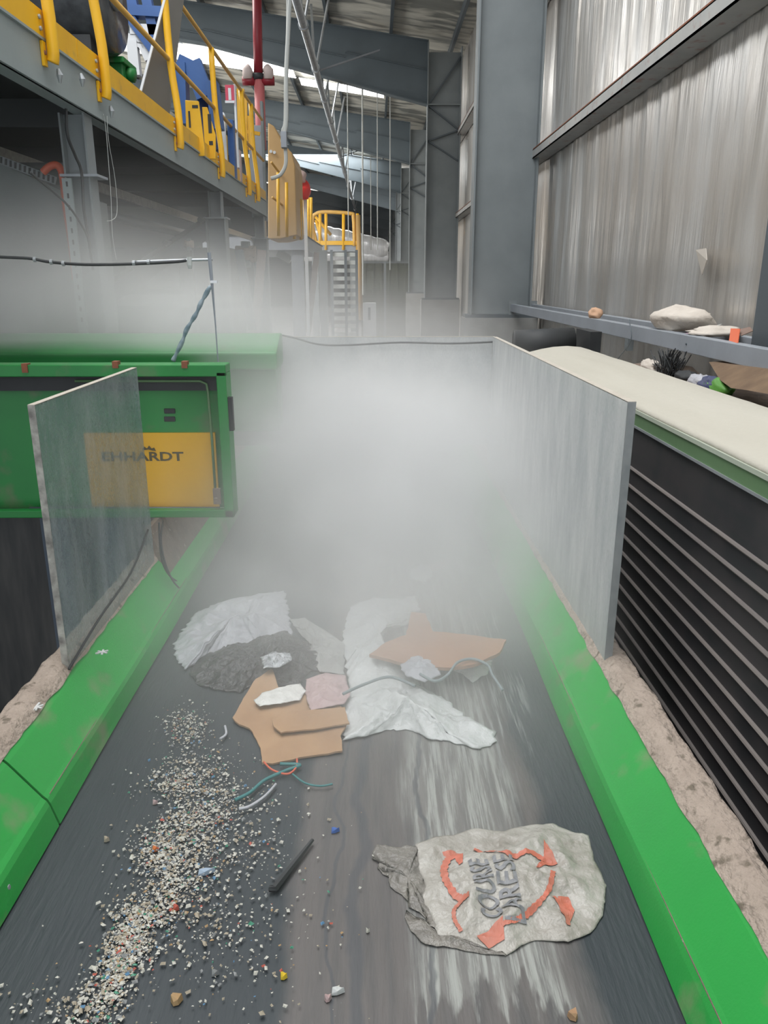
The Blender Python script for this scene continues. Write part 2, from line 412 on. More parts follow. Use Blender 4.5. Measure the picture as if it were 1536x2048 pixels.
# wall girts
girtm = mat('girt_grey', (.42, .42, .40), .6, .2, (.34, .345, .34), 6, .5, dust=.7, dc=(.30, .17, .14), dscale=12, contrast=(.58, .7))
for z, y0, lab in ((2.86, -1.0, 'pale grey steel channel rail along the foil wall, lower one'), (4.78, -1.0, 'pale grey steel channel rail high on the foil wall'),
                   ):
    t = thing('wall_girt', lab, 'steel rail', (2.15, 20, z), 'rails along the foil wall')
    mb = MB(); mb.box((2.05, y0, z), (2.062, 75, z+.105)); mb.box((2.05, y0, z+.095), (2.25, 75, z+.105)); mb.box((2.05, y0, z), (2.25, 75, z+.012))
    mb.build('channel', girtm, t)
    mb = MB(); mb.box((2.052, y0, z+.105), (2.075, 75, z+.118)); mb.build('lip', rust, t)
tag(MB().box((2.08, 4.15, FZ), (2.24, 4.33, 6.6)).build('wall_post', steel_dark, bevel=.004), 'dark green-grey wall post at the right picture edge behind the rubbish', 'post')

# ================================================================ MAIN BELT CONVEYOR
Y0, Y1 = -.2, 6.0
conv = thing('belt_conveyor', 'wide worn black belt conveyor with bright green side skirts, carrying waste', 'conveyor', (-.12, 2.9, FZ))
rows = []
for i in range(26):
    y = Y0+(Y1-Y0)*i/25; r = []
    for j in range(31):
        x = -.86+1.5*j/30; r.append((x, y, -.007))
    rows.append(r)
MB().strip(rows).build('belt', beltm, conv, smooth=True, solid=.012)
def skirt(sgn, prof, ya, yb, name='side_skirt'):
    rows = []
    n = max(2, int((yb-ya)/.06))
    for i in range(n+1):
        y = ya+(yb-ya)*i/n
        rows.append([(x+.002*math.sin(y*5+z*30), y, z) for x, z in prof])
    return MB().strip(rows).build(name, green, conv, solid=.006)
LP = [(-.822, .004), (-.826, .02), (-.836, .065), (-.842, .078), (-.852, .088), (-.93, .185), (-.95, .205), (-.962, .21)]
RP = [(.588, .004), (.592, .02), (.606, .065), (.612, .078), (.622, .088), (.70, .178), (.722, .2), (.735, .205)]
sk = []
sk.append(skirt(-1, LP, Y0, 1.675)); sk.append(skirt(-1, LP, 1.683, Y1)); sk.append(skirt(1, RP, Y0, Y1))
def bolt(p, nrm, parent, m=galv, r=.009):
    p = Vector(p); n = Vector(nrm).normalized()
    return MB().tube([p-n*.004, p+n*.003, p+n*.006], r, 8, taper=[1, 1, .6]).build('bolt', m, parent, smooth=False)
for px, py in ((14, 1775), (187, 1505)): bolt(PX(px, py, x=-.832), (1, 0, .2), sk[0] if py > 1600 else sk[1])
for px, py in ((1277, 1765),): bolt(PX(px, py, x=.60), (-1, 0, .2), sk[2])
for s_i, xx, zz in ((1, -.843, .0815), (2, .613, .0815)):
    MB().tube([(xx, 1.70 if s_i == 1 else Y0+.01, zz), (xx, 3.2, zz)], .0016, 5).build('dirt_line', dirt_brown, sk[s_i])
def ledge(x0, x1, ya, yb, z, seed, name, m):
    rows = []; n = int((yb-ya)/.025); nx = 10
    for i in range(n+1):
        y = ya+(yb-ya)*i/n; e0 = .005*fb(y*9, seed, 0); e1 = .009*fb(y*6, seed, 4)
        r = []
        for j in range(nx+1):
            u = j/nx; xx = x0+e0+(x1+e1-x0-e0)*u
            if j == 0: zb = z+.008+e0*(1.15 if x0 > 0 else -1.15)
            h = .034*math.sin(min(1, u*2.2)*math.pi/2)-.012*max(0, u-.6)+.008*fb(xx*30, y*18, seed)*min(1, u*4)
            r.append((xx, y, zb+h))
        r.append((r[-1][0], y, z-.06))
        rows.append(r)
    return MB().strip(rows).build(name, m, conv, smooth=True)
ledge(-.935, -1.015, Y0, Y1, .192, 1., 'dust_ledge', dirt)['label'] = 'brown dust bank beside the left skirt'
ledge(.700, .79, Y0, Y1, .180, 2., 'dust_ledge', dirt)['label'] = 'beige dust bank beside the right skirt'
mb = MB(); mb.box((-1.02, Y0, -.25), (-.99, Y1, .17)); mb.box((.775, Y0, -.25), (.79, Y1, .17)); mb.build('side_frame', black, conv)
mb = MB()
for y in (0.2, 2.2, 4.2, 5.8):
    for x in (-.95, .72): mb.box((x-.05, y-.05, FZ), (x+.05, y+.05, -.02))
mb.box((-.9, Y0, -.14), (.68, Y1, -.1))
mb.build('support_frame', black, conv)

# ---------------------------------------------------------------- clear splash panels
def panel(name, label, a, b, zt, zb0, zb1, th, m, edge, top):
    """a,b = (x,y) ends"""
    a = Vector((*a, 0)); b = Vector((*b, 0)); d = (b-a).normalized(); n = Vector((-d.y, d.x, 0))*th/2
    t = thing(name, label, 'panel', ((a.x+b.x)/2, (a.y+b.y)/2, min(zb0, zb1)), 'clear splash panels round the belt')
    Z = Vector((0, 0, 1))
    vs = [a-n+Z*zb0, b-n+Z*zb1, b-n+Z*zt, a-n+Z*zt, a+n+Z*zb0, b+n+Z*zb1, b+n+Z*zt, a+n+Z*zt]
    MB().add(vs, [(0, 1, 2, 3), (7, 6, 5, 4), (1, 5, 6, 2)]).build('sheet', m, t)
    MB().add([vs[0], vs[3], vs[7], vs[4]], [(0, 1, 2, 3)]).build('side_edge', edge, t, solid=.002)
    MB().add([vs[3], vs[2], vs[6], vs[7]], [(0, 1, 2, 3)]).build('top_edge', top, t, solid=.003)
    return t
p1 = panel('splash_panel', 'scuffed grey clear splash panel standing on the left green skirt', (-.950, 2.13), (-.950, 3.08), 1.019, .19, .19, .020, pan_l, pan_edge, pan_top)
p2 = panel('splash_panel', 'long dusty clear splash panel standing on the right green skirt', (.727, 2.17), (.727, 4.77), 1.019, .19, .19, .024, pan_r, pan_edge_r, pan_top)
p3 = panel('splash_panel', 'clear splash panel across the belt behind the mist', (.727, 4.79), (-.93, 4.79), 1.019, .35, .35, .02, pan_r, pan_edge_r, pan_top)
# dark strap across the foot of the left panel
q = [PX(px, py, x=-.936) for px, py in ((138, 1338), (200, 1235), (262, 1145), (296, 1060))]
mb = MB()
for i in range(3): mb.beam(q[i], q[i+1], .004, .010+.0*i, up=(1, 0, 0))
s_ = MB().tube(smoothpath(q), .0045, 6).build('sealing_cord', black, p1, smooth=True)
MB().tube(smoothpath([PX(px, py, y=4.76) for px, py in ((556, 669), (590, 676), (640, 689), (700, 690), (800, 685), (900, 687), (985, 684))]), .006, 6).build('hose', black, p3, smooth=True)

# leaning brown board behind the left panel
mb = MB(); mb.prism([(-.885, .13), (-.965, .335), (-.985, .335), (-.915, .13)], 'y', 3.12, 3.95)
tag(mb.build('side_board', dirt_brown), 'brown dusty board above the left skirt under the green machine', 'board')
for pts, lab in ((((326, 1042), (322, 1080), (330, 1125), (345, 1160), (365, 1185), (372, 1210)), 'thin black cable hanging over left skirt, nearer one'),
                 (((318, 1045), (322, 1110), (338, 1150), (372, 1175), (384, 1200)), 'thin black cable hanging over left skirt, farther one')):
    P = [PX(px, py, x=-.90+.015*i) for i, (px, py) in enumerate(pts)]
    tag(MB().tube(smoothpath(P), .004, 6).build('hanging_cable', black, smooth=True), lab, 'cable', 'cables over the left skirt')

# ================================================================ GREEN HEAD MACHINE (left, front)
mc = thing('conveyor_head', 'green conveyor head housing with yellow printed sign, left of the belt', 'machine', (-1.6, 3.6, FZ))
ZT, ZB, XR, XL, YF = 1.008, .335, -.632, -3.6, 3.3
mb = MB()
mb.box((XL, YF, ZT-.035), (XR, YF+.10, ZT))                    # top plate
mb.box((XL, YF-.01, ZT-.05), (XR, YF+.01, ZT))
mb.box((XR-.03, YF, ZB), (XR, YF+.10, ZT-.035))               # right cheek
mb.box((XR-.042, YF-.01, ZB), (XR, YF+.008, ZT-.03))
mb.box((XL, YF-.01, ZB), (XR, YF+.03, ZB+.035))
mb.build('housing', green_m, mc, bevel=.004)
mb = MB(); mb.box((XL, YF+.085, ZB+.02), (XR-.04, YF+.1, ZT-.035)); mb.build('back_plate', green_m, mc)
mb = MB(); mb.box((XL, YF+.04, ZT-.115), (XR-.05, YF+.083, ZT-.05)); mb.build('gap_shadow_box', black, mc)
a = PX(168, 866, y=YF+.075); b_ = PX(430, 866, y=YF+.075); c_ = PX(430, 1014, y=YF+.075)
mb = MB(); mb.box((a.x, YF+.070, c_.z), (b_.x, YF+.085, a.z)); sign = mb.build('sign_plate', yposter, mc); sign['label'] = 'yellow sign plate with dark lettering'
# inner rim
rim = [PX(px, py, y=YF+.03) for px, py in ((150, 762), (300, 762), (400, 762), (413, 768), (416, 785), (424, 880), (432, 1000))]
MB().tube(rim, .006, 6).build('inner_rim', green_pale, mc, smooth=True)
rim2 = [PX(px, py, y=YF+.03) for px, py in ((440, 1017), (300, 1017), (60, 1017))]
MB().tube(rim2, .008, 6).build('lower_rim', steel_dark, mc, smooth=True)
for py in (822, 838):
    a = PX(328, py-5, y=YF+.083); b_ = PX(351, py+5, y=YF+.083)
    MB().box((a.x, YF+.078, b_.z), (b_.x, YF+.086, a.z)).build('slot', black, mc, bevel=.003)
a = PX(449, 795, y=YF-.0); b_ = PX(460, 862, y=YF)
MB().box((XR, YF+.0, b_.z), (XR+.018, YF+.03, a.z)).build('latch', black, mc)
for px, py in ((52, 735), (232, 726), (370, 726)):
    p = PX(px, py, y=YF+.0)
    MB().box((p.x-.012, YF-.016, p.z-.02), (p.x+.012, YF+.02, max(p.z+.008, ZT+.006))).build('clip', rust, mc)
p = PX(436, 990, y=YF-.005)
MB().box((p.x-.02, YF-.014, p.z-.04), (p.x+.012, YF+.0, p.z+.03)).build('corner_plate', dirt_brown, mc)
def textmesh(body, m, parent, O, e1, e2, width, height, nrm, thick=.002, name='lettering', fz=None, bold=.012):
    cu = bpy.data.curves.new('t', 'FONT'); cu.body = body; cu.extrude = 0; cu.offset = bold; cu.resolution_u = 3
    to = bpy.data.objects.new('t', cu); COL.objects.link(to)
    bpy.context.view_layer.update()
    me = bpy.data.meshes.new_from_object(to.evaluated_get(bpy.context.evaluated_depsgraph_get()))
    xs = [v.co.x for v in me.vertices]; ys = [v.co.y for v in me.vertices]
    x0, x1, y0, y1 = min(xs), max(xs), min(ys), max(ys)
    if fz:
        import bmesh
        bm = bmesh.new(); bm.from_mesh(me); bmesh.ops.triangulate(bm, faces=bm.faces[:])
        for q_ in range(3):
            le = [e for e in bm.edges if e.calc_length() > .09]
            if le: bmesh.ops.subdivide_edges(bm, edges=le, cuts=1); bmesh.ops.triangulate(bm, faces=bm.faces[:])
        bm.to_mesh(me); bm.free()
    mb = MB(); vs = []
    for v in me.vertices:
        p = O+e1*((v.co.x-x0)/(x1-x0)*width)+e2*((v.co.y-y0)/(y1-y0)*height)
        if fz: p = Vector((p.x, p.y, fz(p.x, p.y)))
        vs.append(p+nrm*thick)
    mb.add(vs, [tuple(p.vertices) for p in me.polygons])
    bpy.data.objects.remove(to); bpy.data.curves.remove(cu)
    return mb.build(name, m, parent)
O = PX(205, 922, y=YF+.069); E = PX(368, 922, y=YF+.069); T = PX(205, 904, y=YF+.069)
textmesh('EHHARDT', inkm, sign, O, Vector((1, 0, 0)), Vector((0, 0, 1)), E.x-O.x, T.z-O.z, Vector((0, -1, 0)), .001, bold=.025)
cr = [PX(px, py, y=YF+.067) for px, py in ((284, 900), (288, 893), (294, 897), (298, 891), (303, 897), (308, 895), (312, 902), (304, 901), (297, 899), (290, 900))]
MB().add(cr, [tuple(range(len(cr)))]).build('emblem', inkm, sign, solid=.001)
# legs and dark apron below
bbm = mat('blue_black', (.06, .08, .11), .6)
for x in (-3.2, -2.3, -1.45, -1.2): MB().box((x-.06, 3.32, FZ), (x+.06, 3.42, ZB)).build('leg', bbm, mc)
rows = []
for i in range(80):
    x = -3.5+i*.028
    rows.append([(x, 3.5+.02*ridge(x*8, z*.6, 3.), z) for z in (FZ, -.9, -.5, -.1, .3, .36)])
MB().strip(rows).build('rubber_apron', black_wet, mc, smooth=True)

# second green head further back
m2 = thing('conveyor_head', 'pale misted green conveyor head housing behind the first, with slanted top', 'machine', (-1.8, 4.9, FZ))
a = PX(553, 668, y=4.62); b_ = PX(553, 706, y=4.40); c_ = PX(553, 740, y=4.40)
mb = MB(); mb.prism([(4.40, c_.z), (4.40, b_.z), (4.62, a.z), (4.72, a.z), (4.72, c_.z)], 'x', -3.8, -.555); mb.build('hood', green_m, m2, bevel=.01)
MB().box((-3.8, 4.46, .50), (-.57, 4.72, c_.z)).build('body', green_m, m2)
for x in (-3.4, -2.4, -1.2): MB().box((x-.05, 4.6, FZ), (x+.05, 4.7, .5)).build('leg', black, m2)

# misting line above the first machine
ml = thing('misting_line', 'black misting hose with spray nozzle strung above the green machine', 'hose', (-1.6, 3.55, 1.3))
P = [PX(px, py, y=3.55) for px, py in ((-200, 505), (0, 514), (60, 517), (100, 524), (170, 529), (260, 528), (345, 524), (372, 521))]
MB().tube(smoothpath(P), .0065, 8).build('hose', black, ml, smooth=True)
P = [PX(px, py, y=3.56) for px, py in ((268, 524), (345, 521), (425, 519))]
MB().tube(smoothpath(P), .006, 8).build('pipe', galv, ml, smooth=True)
p = PX(379, 521, y=3.56)
MB().tube([p+Vector((0, 0, .015)), p-Vector((0, 0, .02)), p-Vector((0, 0, .035))], .012, 8, taper=[1, 1, .6]).build('nozzle', hosem, ml)
for px, py in ((70, 519), (103, 524), (127, 527), (268, 526), (297, 524)):
    p = PX(px, py, y=3.55); MB().tube([p-Vector((.006, 0, 0)), p+Vector((.006, 0, 0))], .011, 8).build('clamp', galv, ml)
rd = thing('post_rod', 'thin galvanised rod standing upright on the green machine', 'rod', PX(437, 733, y=3.45)-Vector((0, 0, .0)))
P = [PX(px, py, y=3.45) for px, py in ((418, 505), (422, 545), (426, 590), (431, 650), (437, 735))]
MB().tube(P, .005, 6, taper=[1.6, 1.6, 1, .6, .6]).build('rod', steel_light, rd)
p = PX(428, 564, y=3.45); MB().box((p.x-.014, 3.44, p.z-.005), (p.x+.014, 3.46, p.z+.006)).build('crosspiece', whitep, rd)
P = [PX(px, py, y=3.42) for px, py in ((421, 572), (410, 592), (402, 606), (394, 625), (385, 640), (373, 660), (366, 680), (354, 705), (346, 722))]
tp = [.5, 1.6, 1.9, .8, 1.9, .9, 2.0, 1.2, .5]
sp = smoothpath(P, 4); tt = [1.0+.8*abs(math.sin(i*.55)) for i in range(len(sp))]
tag(MB().tube(sp, .006, 7, taper=tt).build('knotted_rope', tealr, smooth=True), 'knotted blue-grey rope slanting from the rod to the green machine', 'rope')

# ================================================================ COVERED CONVEYOR on the right
cc = thing('covered_conveyor', 'dusty cream hooded conveyor with black ribbed side, right of the belt', 'conveyor', (1.2, 2.6, FZ))
ya, yb = -.2, 5.35
prof = [(1.0, .872), (1.0, .886), (1.02, .892), (1.05, .899), (1.10, .912), (1.18, .926), (1.27, .930), (1.36, .924), (1.40, .910), (1.40, .86)]
rows = []
for i in range(100):
    y = ya+(yb-ya)*i/99; e = 1 if i < 97 else (1-(i-96)*.012)
    rows.append([(x+.002*fb(y*2, x*5, 1.), y, z*e+.003*fb(y*3, x*14, 6.)) for x, z in prof])
MB().strip(rows).build('hood', cream, cc, smooth=True, solid=.004)
MB().box((.992, ya, .862), (1.0, yb, .876)).build('hood_lip', mat('lip_pale', (.40, .44, .36), .6), cc)
MB().box((.998, ya, .815), (1.009, yb, .872)).build('side_rail', green_pale, cc)
MB().box((.995, ya, .806), (1.0095, yb, .815)).build('trim_strip', galv, cc)
MB().box((1.010, ya, FZ+.3), (1.05, yb, .82)).build('side_panel', sidem, cc)
for k in range(14):
    z = .640-k*.0715
    o = MB().prism([(1.012, z+.007), (1.003, z+.005), (1.0, z), (1.003, z-.005), (1.012, z-.007)], 'y', ya, yb).build('rib', ribm, cc)
mb = MB()
for y in (.3, 2.7, 5.0):
    for x in (1.08, 1.36): mb.box((x-.04, y-.04, FZ), (x+.04, y+.04, .8))
mb.build('support_leg', black, cc)
MB().box((1.40, ya, .70), (1.42, yb, .90)).build('back_rail', black, cc)
dr = thing('drive_drum', 'dark dusty drum at the far end of the cream hooded conveyor', 'drum', (1.25, 5.7, .7))
MB().tube([(1.02, 5.75, .90), (1.45, 5.75, .92)], .10, 20).build('roller', black, dr, smooth=True)
MB().box((1.52, 5.55, .62), (1.60, 5.95, 1.0)).build('bearing_block', black, dr)
mb = MB(); mb.box((1.05, 5.7, FZ), (1.12, 5.8, .8)); mb.box((1.45, 5.7, FZ), (1.52, 5.8, .8)); mb.build('stand', black, dr)

# rubbish tray between hood and wall
tr = thing('rubbish_tray', 'dark trough behind the cream hood, littered with rubbish', 'trough', (1.7, 3, FZ))
rows = []
for i in range(46):
    y = 0+i*.12; rows.append([(x, y, .80+.03*fb(x*6, y*4, 3.)) for x in (1.44, 1.52, 1.6, 1.7, 1.8, 1.9, 2.0, 2.06)])
MB().strip(rows).build('litter_bed', dirt_brown, tr, smooth=True)
MB().box((1.43, 0, .55), (2.06, 5.45, .74)).build('pan', black, tr)
mb = MB()
for y in (.5, 3.0, 5.3): mb.box((1.5, y-.04, FZ), (1.58, y+.04, .56)); mb.box((1.96, y-.04, FZ), (2.04, y+.04, .56))
mb.build('leg', black, tr)
# rails
for x, lab, y0 in ((1.86, 'pale blue-grey square steel rail, front one of two beside the foil wall', 1.6), (2.14, 'pale blue-grey square steel rail, rear one against the foil wall', 1.6)):
    t = thing('guide_rail', lab, 'steel rail', (x, 6, .93), 'pair of steel rails beside the wall')
    MB().box((x-.03, y0, .940), (x+.03, 10.75, 1.040)).build('tube', steel_light, t, bevel=.004)
    MB().box((x-.05, 10.75, .90), (x+.05, 10.76, 1.08)).build('end_plate', steel, t)
    for k, y in enumerate((2.2, 6.6)): MB().box((x-.025, y-.04, .78), (x+.025, y+.04, .94)).build('bracket', steel, t)
    for y in (2.45, 3.1, 4.6): bolt((x-.03, y, .99), (-1, 0, 0), t, steel_dark, .007)

# ================================================================ sheet/waste helpers
def dens(poly, step):
    out = []
    for i in range(len(poly)):
        a = Vector(poly[i]); b = Vector(poly[(i+1) % len(poly)]); n = max(1, int((b-a).length/step))
        for k in range(n): out.append(a+(b-a)*k/n)
    return out
def crumple(name, px_poly, m, label, cat, z=.0, h=.03, amp=.02, fr=14., seed=1., rings=26, step=.012, jag=.006, parent=None, flat=False, group=None, octv=4, fz=None, edge=.003, plane=None, grow=1.4):
    """a crumpled sheet whose outline is laid on the plane z"""
    P = [PX(a, b, z=z) for a, b in px_poly]
    pts = dens([(p.x, p.y) for p in P], step)
    pts = [p+Vector((fb(p.x*40, p.y*40, seed), fb(p.y*40, p.x*40, seed+5)))*jag for p in pts]
    c = sum(pts, Vector((0, 0)))/len(pts)
    def f(x, y, u=0.):
        k = (1-u**grow)
        rr = ridge(x*fr, y*fr, seed, octv)-.55
        return z+edge+h*k*(.7+.5*fb(x*5, y*5, seed))+amp*rr*min(1., .25+k*1.6)*.9
    mb = MB(); n = len(pts); rows = []
    for i in range(1, rings+1):
        u = i/rings; rows.append([(lambda q: Vector((q.x, q.y, max(z+edge*.5, f(q.x, q.y, u)))))(c+(p-c)*u) for p in pts])
    base = [Vector((c.x, c.y, f(c.x, c.y, 0)))]
    mb.v = base+[v for r in rows for v in r]
    for k in range(n): mb.f.append((0, 1+k, 1+(k+1) % n)); mb.mi.append(0)
    for i in range(rings-1):
        for k in range(n):
            k2 = (k+1) % n; mb.f.append((1+i*n+k, 1+(i+1)*n+k, 1+(i+1)*n+k2, 1+i*n+k2)); mb.mi.append(0)
    o = mb.build(name, m, parent, smooth=not flat, solid=.0012)
    if parent is None: tag(o, label, cat, group)
    elif label: o['label'] = label
    surf = {}
    def surface(x, y):
        d = Vector((x, y))-c; L = d.length
        if L < 1e-6: return f(x, y, 0)
        ang = math.atan2(d.y, d.x); best = None
        for p in pts:
            e = p-c; da = abs((math.atan2(e.y, e.x)-ang+math.pi) % (2*math.pi)-math.pi)
            if best is None or da < best[0]: best = (da, e.length)
        return f(x, y, min(1, L/best[1]))
    o_surface = surface
    return o, o_surface

# ---- printed carrier bag in the foreground
bag = thing('carrier_bag', 'crumpled off-white carrier bag with orange arrows and grey lettering, lying in the foreground', 'plastic bag', PX(1020, 1790, z=0))
bo, bsurf = crumple('bag_body', [(830, 1690), (870, 1676), (905, 1672), (950, 1660), (1005, 1664), (1060, 1652), (1105, 1648), (1150, 1668), (1176, 1672), (1190, 1725), (1212, 1772), (1206, 1835), (1180, 1868), (1135, 1888),
     (1070, 1882), (1010, 1912), (940, 1885), (875, 1872), (860, 1830), (842, 1800), (852, 1778), (838, 1742)], bagm, None, None, z=.0, h=.036, amp=.036, fr=8.5, seed=3.3, octv=3, rings=40, step=.008, jag=.003, parent=bag)
crumple('torn_film', [(752, 1690), (800, 1694), (834, 1694), (842, 1740), (856, 1778), (868, 1820), (872, 1856), (835, 1830), (812, 1806), (790, 1780), (765, 1745), (748, 1716)], film_b, 'translucent brown torn film', None,
        z=.0, h=.010, amp=.022, fr=11, octv=3, seed=6.1, parent=bag, jag=.012)
crumple('lower_fold', [(812, 1822), (835, 1846), (870, 1872), (930, 1884), (1005, 1905), (1012, 1914), (960, 1908), (900, 1896), (850, 1892), (820, 1862), (806, 1836)], film_b, 'dirty brown fold', None, z=.0, h=.010, amp=.018, fr=12, octv=3, seed=9.1, parent=bag)
def K(p): return (760+p[0]/3.2, 1620+p[1]/3.2)
def onbag(p, up=.003):
    q = PX(*K(p), z=.03); return Vector((q.x, q.y, bsurf(q.x, q.y)+up))
def stroke(pts, wd, name='printed_arrow', head=None):
    Q = [PX(*K(p), z=.03) for p in pts]; S = smoothpath(Q, 14); mb = MB(); rows = []
    for i, p in enumerate(S):
        d = (S[min(i+1, len(S)-1)]-S[max(i-1, 0)]); d.z = 0; d.normalize(); n = Vector((-d.y, d.x, 0))
        w2 = wd*(1+.15*math.sin(i*1.3))
        rows.append([(lambda q: Vector((q.x, q.y, bsurf(q.x, q.y)+.0042)))(p+n*w2*(k-2)/4) for k in range(5)])
    mb.strip(rows)
    if head:
        H = [PX(*K(p), z=.03) for p in head]; c = sum(H, Vector())/len(H); H = dens([(p.x, p.y) for p in H], .006); cc_ = Vector((c.x, c.y)); rr = 6
        n0 = len(mb.v); n = len(H); 
        for i in range(rr+1):
            for p in H:
                q = cc_+(p-cc_)*(i/rr); mb.v.append(Vector((q.x, q.y, bsurf(q.x, q.y)+.0035)))
        for i in range(rr):
            for k in range(n):
                k2 = (k+1) % n; mb.f.append((n0+i*n+k, n0+(i+1)*n+k, n0+(i+1)*n+k2, n0+i*n+k2)); mb.mi.append(0)
    return mb.build(name, printo, bag)
stroke([(440, 250), (410, 340), (430, 440), (500, 520), (570, 530)], .017, head=[(400, 215), (535, 195), (530, 310), (505, 325), (490, 260), (430, 275)])
stroke([(540, 530), (480, 590), (478, 660), (520, 735)], .009)
stroke([(600, 200), (720, 240), (850, 290), (960, 265), (1060, 290)], .014, head=[(1050, 165), (1140, 310), (1000, 350), (1050, 270)])
stroke([(1110, 370), (1090, 470), (1030, 570), (950, 630), (880, 680), (780, 710)], .011, head=[(620, 750), (700, 825), (800, 785), (785, 660), (700, 720)])
stroke([(1110, 520), (1180, 600), (1210, 700)], .009, head=[(1140, 520), (1210, 510), (1250, 600), (1215, 690), (1160, 620)])
for body, s0, s1, u in (('COURSE', (800, 655), (690, 300), 140), ('LARESE', (945, 690), (845, 290), 140)):
    a = PX(*K(s0), z=.03); b_ = PX(*K(s1), z=.03); e1 = (b_-a); L = e1.length; e1.normalize(); e2 = Vector((-e1.y, e1.x, 0))
    hgt = (PX(*K((s0[0]-u, s0[1]+20)), z=.03)-a).length
    textmesh(body, printk, bag, a, e1, e2, L, hgt, Vector((0, 0, 1)), .0045, 'lettering', fz=bsurf, bold=.02)

# ---- other waste on the belt
crumple('plastic_sheet', [(390, 1228), (440, 1205), (500, 1192), (568, 1182), (578, 1225), (588, 1282), (560, 1300), (500, 1290), (440, 1300), (400, 1320), (372, 1342), (352, 1318), (346, 1290), (365, 1262)], film_g,
        'grey-white crumpled plastic sheet left of centre on the belt', 'plastic sheet', h=.07, amp=.05, fr=6, seed=11., jag=.012)
bb, _ = crumple('black_bag', [(378, 1345), (400, 1312), (450, 1292), (520, 1270), (570, 1262), (610, 1285), (650, 1310), (680, 1322), (655, 1340), (620, 1345), (600, 1370), (560, 1372), (520, 1362), (480, 1388), (430, 1382), (395, 1370)], blackbag,
        'black crumpled bin bag between the grey sheet and cardboard', 'plastic bag', h=.05, amp=.045, fr=13, seed=12., jag=.012)
crumple('clear_wrapper', [(520, 1316), (545, 1306), (580, 1308), (584, 1322), (560, 1336), (528, 1338)], clearf, 'small shiny clear wrapper on the black bin bag', 'wrapper', z=.052, h=.022, amp=.02, fr=30, seed=13., rings=12)
def slab(name, px_poly, m, label, cat, z0, th, tilt=(0, 0), parent=None, hole=None):
    P = [PX(a, b, z=z0) for a, b in px_poly]; pts = dens([(p.x, p.y) for p in P], .02)
    pts = [p+Vector((fb(p.x*60, p.y*60, 1.), fb(p.y*60, p.x*60, 8.)))*.004 for p in pts]
    c = sum(pts, Vector((0, 0)))/len(pts)
    def zz(p): return z0+tilt[0]*(p.x-c.x)+tilt[1]*(p.y-c.y)+.004*fb(p.x*9, p.y*9, 2.)
    n = len(pts); mb = MB(); R_ = 8
    for side, dz in ((0, th), (1, 0)):
        n0 = len(mb.v)
        for i in range(R_+1):
            for p in pts: q = c+(p-c)*(i/R_); mb.v.append(Vector((q.x, q.y, zz(q)+dz)))
        for i in range(R_):
            for k in range(n):
                k2 = (k+1) % n; mb.f.append((n0+i*n+k, n0+(i+1)*n+k, n0+(i+1)*n+k2, n0+i*n+k2)); mb.mi.append(0)
    m_ = (R_+1)*n
    for k in range(n):
        k2 = (k+1) % n; mb.f.append((R_*n+k, R_*n+k2, m_+R_*n+k2, m_+R_*n+k)); mb.mi.append(0)
    o = mb.build(name, m, parent)
    if label and parent is None: tag(o, label, cat)
    return o
slab('cardboard_sheet', [(466, 1436), (488, 1398), (512, 1366), (545, 1345), (556, 1380), (600, 1388), (640, 1398), (684, 1420), (694, 1452), (682, 1475), (684, 1502), (600, 1512), (545, 1524), (524, 1522), (518, 1485), (500, 1455), (478, 1448)], card,
     'torn brown cardboard sheet left of the white film', 'cardboard', .012, .006, (.03, .05))
slab('cardboard_flap', [(545, 1440), (560, 1430), (630, 1424), (690, 1418), (698, 1448), (640, 1458), (560, 1464), (548, 1455)], card,
     'lighter rectangular cardboard flap lying on the torn cardboard sheet', 'cardboard', .028, .005, (.0, .06))
for q in (((505, 1480), (550, 1478), (552, 1482), (510, 1486)), ((500, 1440), (540, 1436), (540, 1440), (505, 1446))):
    pass
crumple('foam_strip', [(508, 1402), (525, 1388), (560, 1376), (600, 1368), (612, 1384), (600, 1402), (560, 1408), (520, 1414)], foam, 'white foam strip lying on the torn cardboard', 'foam', z=.03, h=.02, amp=.012, fr=30, seed=15., rings=12)
crumple('film_scrap', [(612, 1360), (650, 1348), (690, 1352), (700, 1385), (690, 1410), (655, 1415), (622, 1424), (612, 1400)], pinkf, 'pinkish plastic scrap between foam strip and white film', 'plastic scrap', z=.03, h=.018, amp=.02, fr=18, seed=16., rings=16)
crumple('film_scrap', [(580, 1240), (610, 1238), (650, 1262), (690, 1290), (688, 1350), (640, 1345), (618, 1318), (622, 1290), (600, 1270)], mat('dull_film', (.40, .40, .38), .5, 0, (.28, .28, .27), 8, .5, bump=.4), 'dull grey plastic scrap between black bag and white film', 'plastic scrap', z=.005, h=.03, amp=.025, fr=14, seed=17.)
crumple('plastic_film', [(700, 1215), (745, 1198), (800, 1200), (828, 1194), (842, 1222), (820, 1250), (775, 1262), (752, 1290), (748, 1330), (790, 1352), (840, 1370), (800, 1400), (740, 1410), (700, 1380), (690, 1330), (684, 1270)], film,
        'white plastic film, upright loop behind the brown board', 'plastic sheet', h=.06, amp=.05, fr=6, seed=18., jag=.01)
crumple('plastic_film', [(690, 1385), (730, 1362), (790, 1358), (850, 1378), (900, 1408), (940, 1440), (990, 1466), (992, 1486), (960, 1502), (900, 1484), (862, 1482), (820, 1460), (770, 1462), (720, 1478), (684, 1484), (680, 1430)], film,
        'white plastic film spread towards the camera, lower right of the cardboard', 'plastic sheet', h=.055, amp=.05, fr=6.5, seed=19., jag=.01)
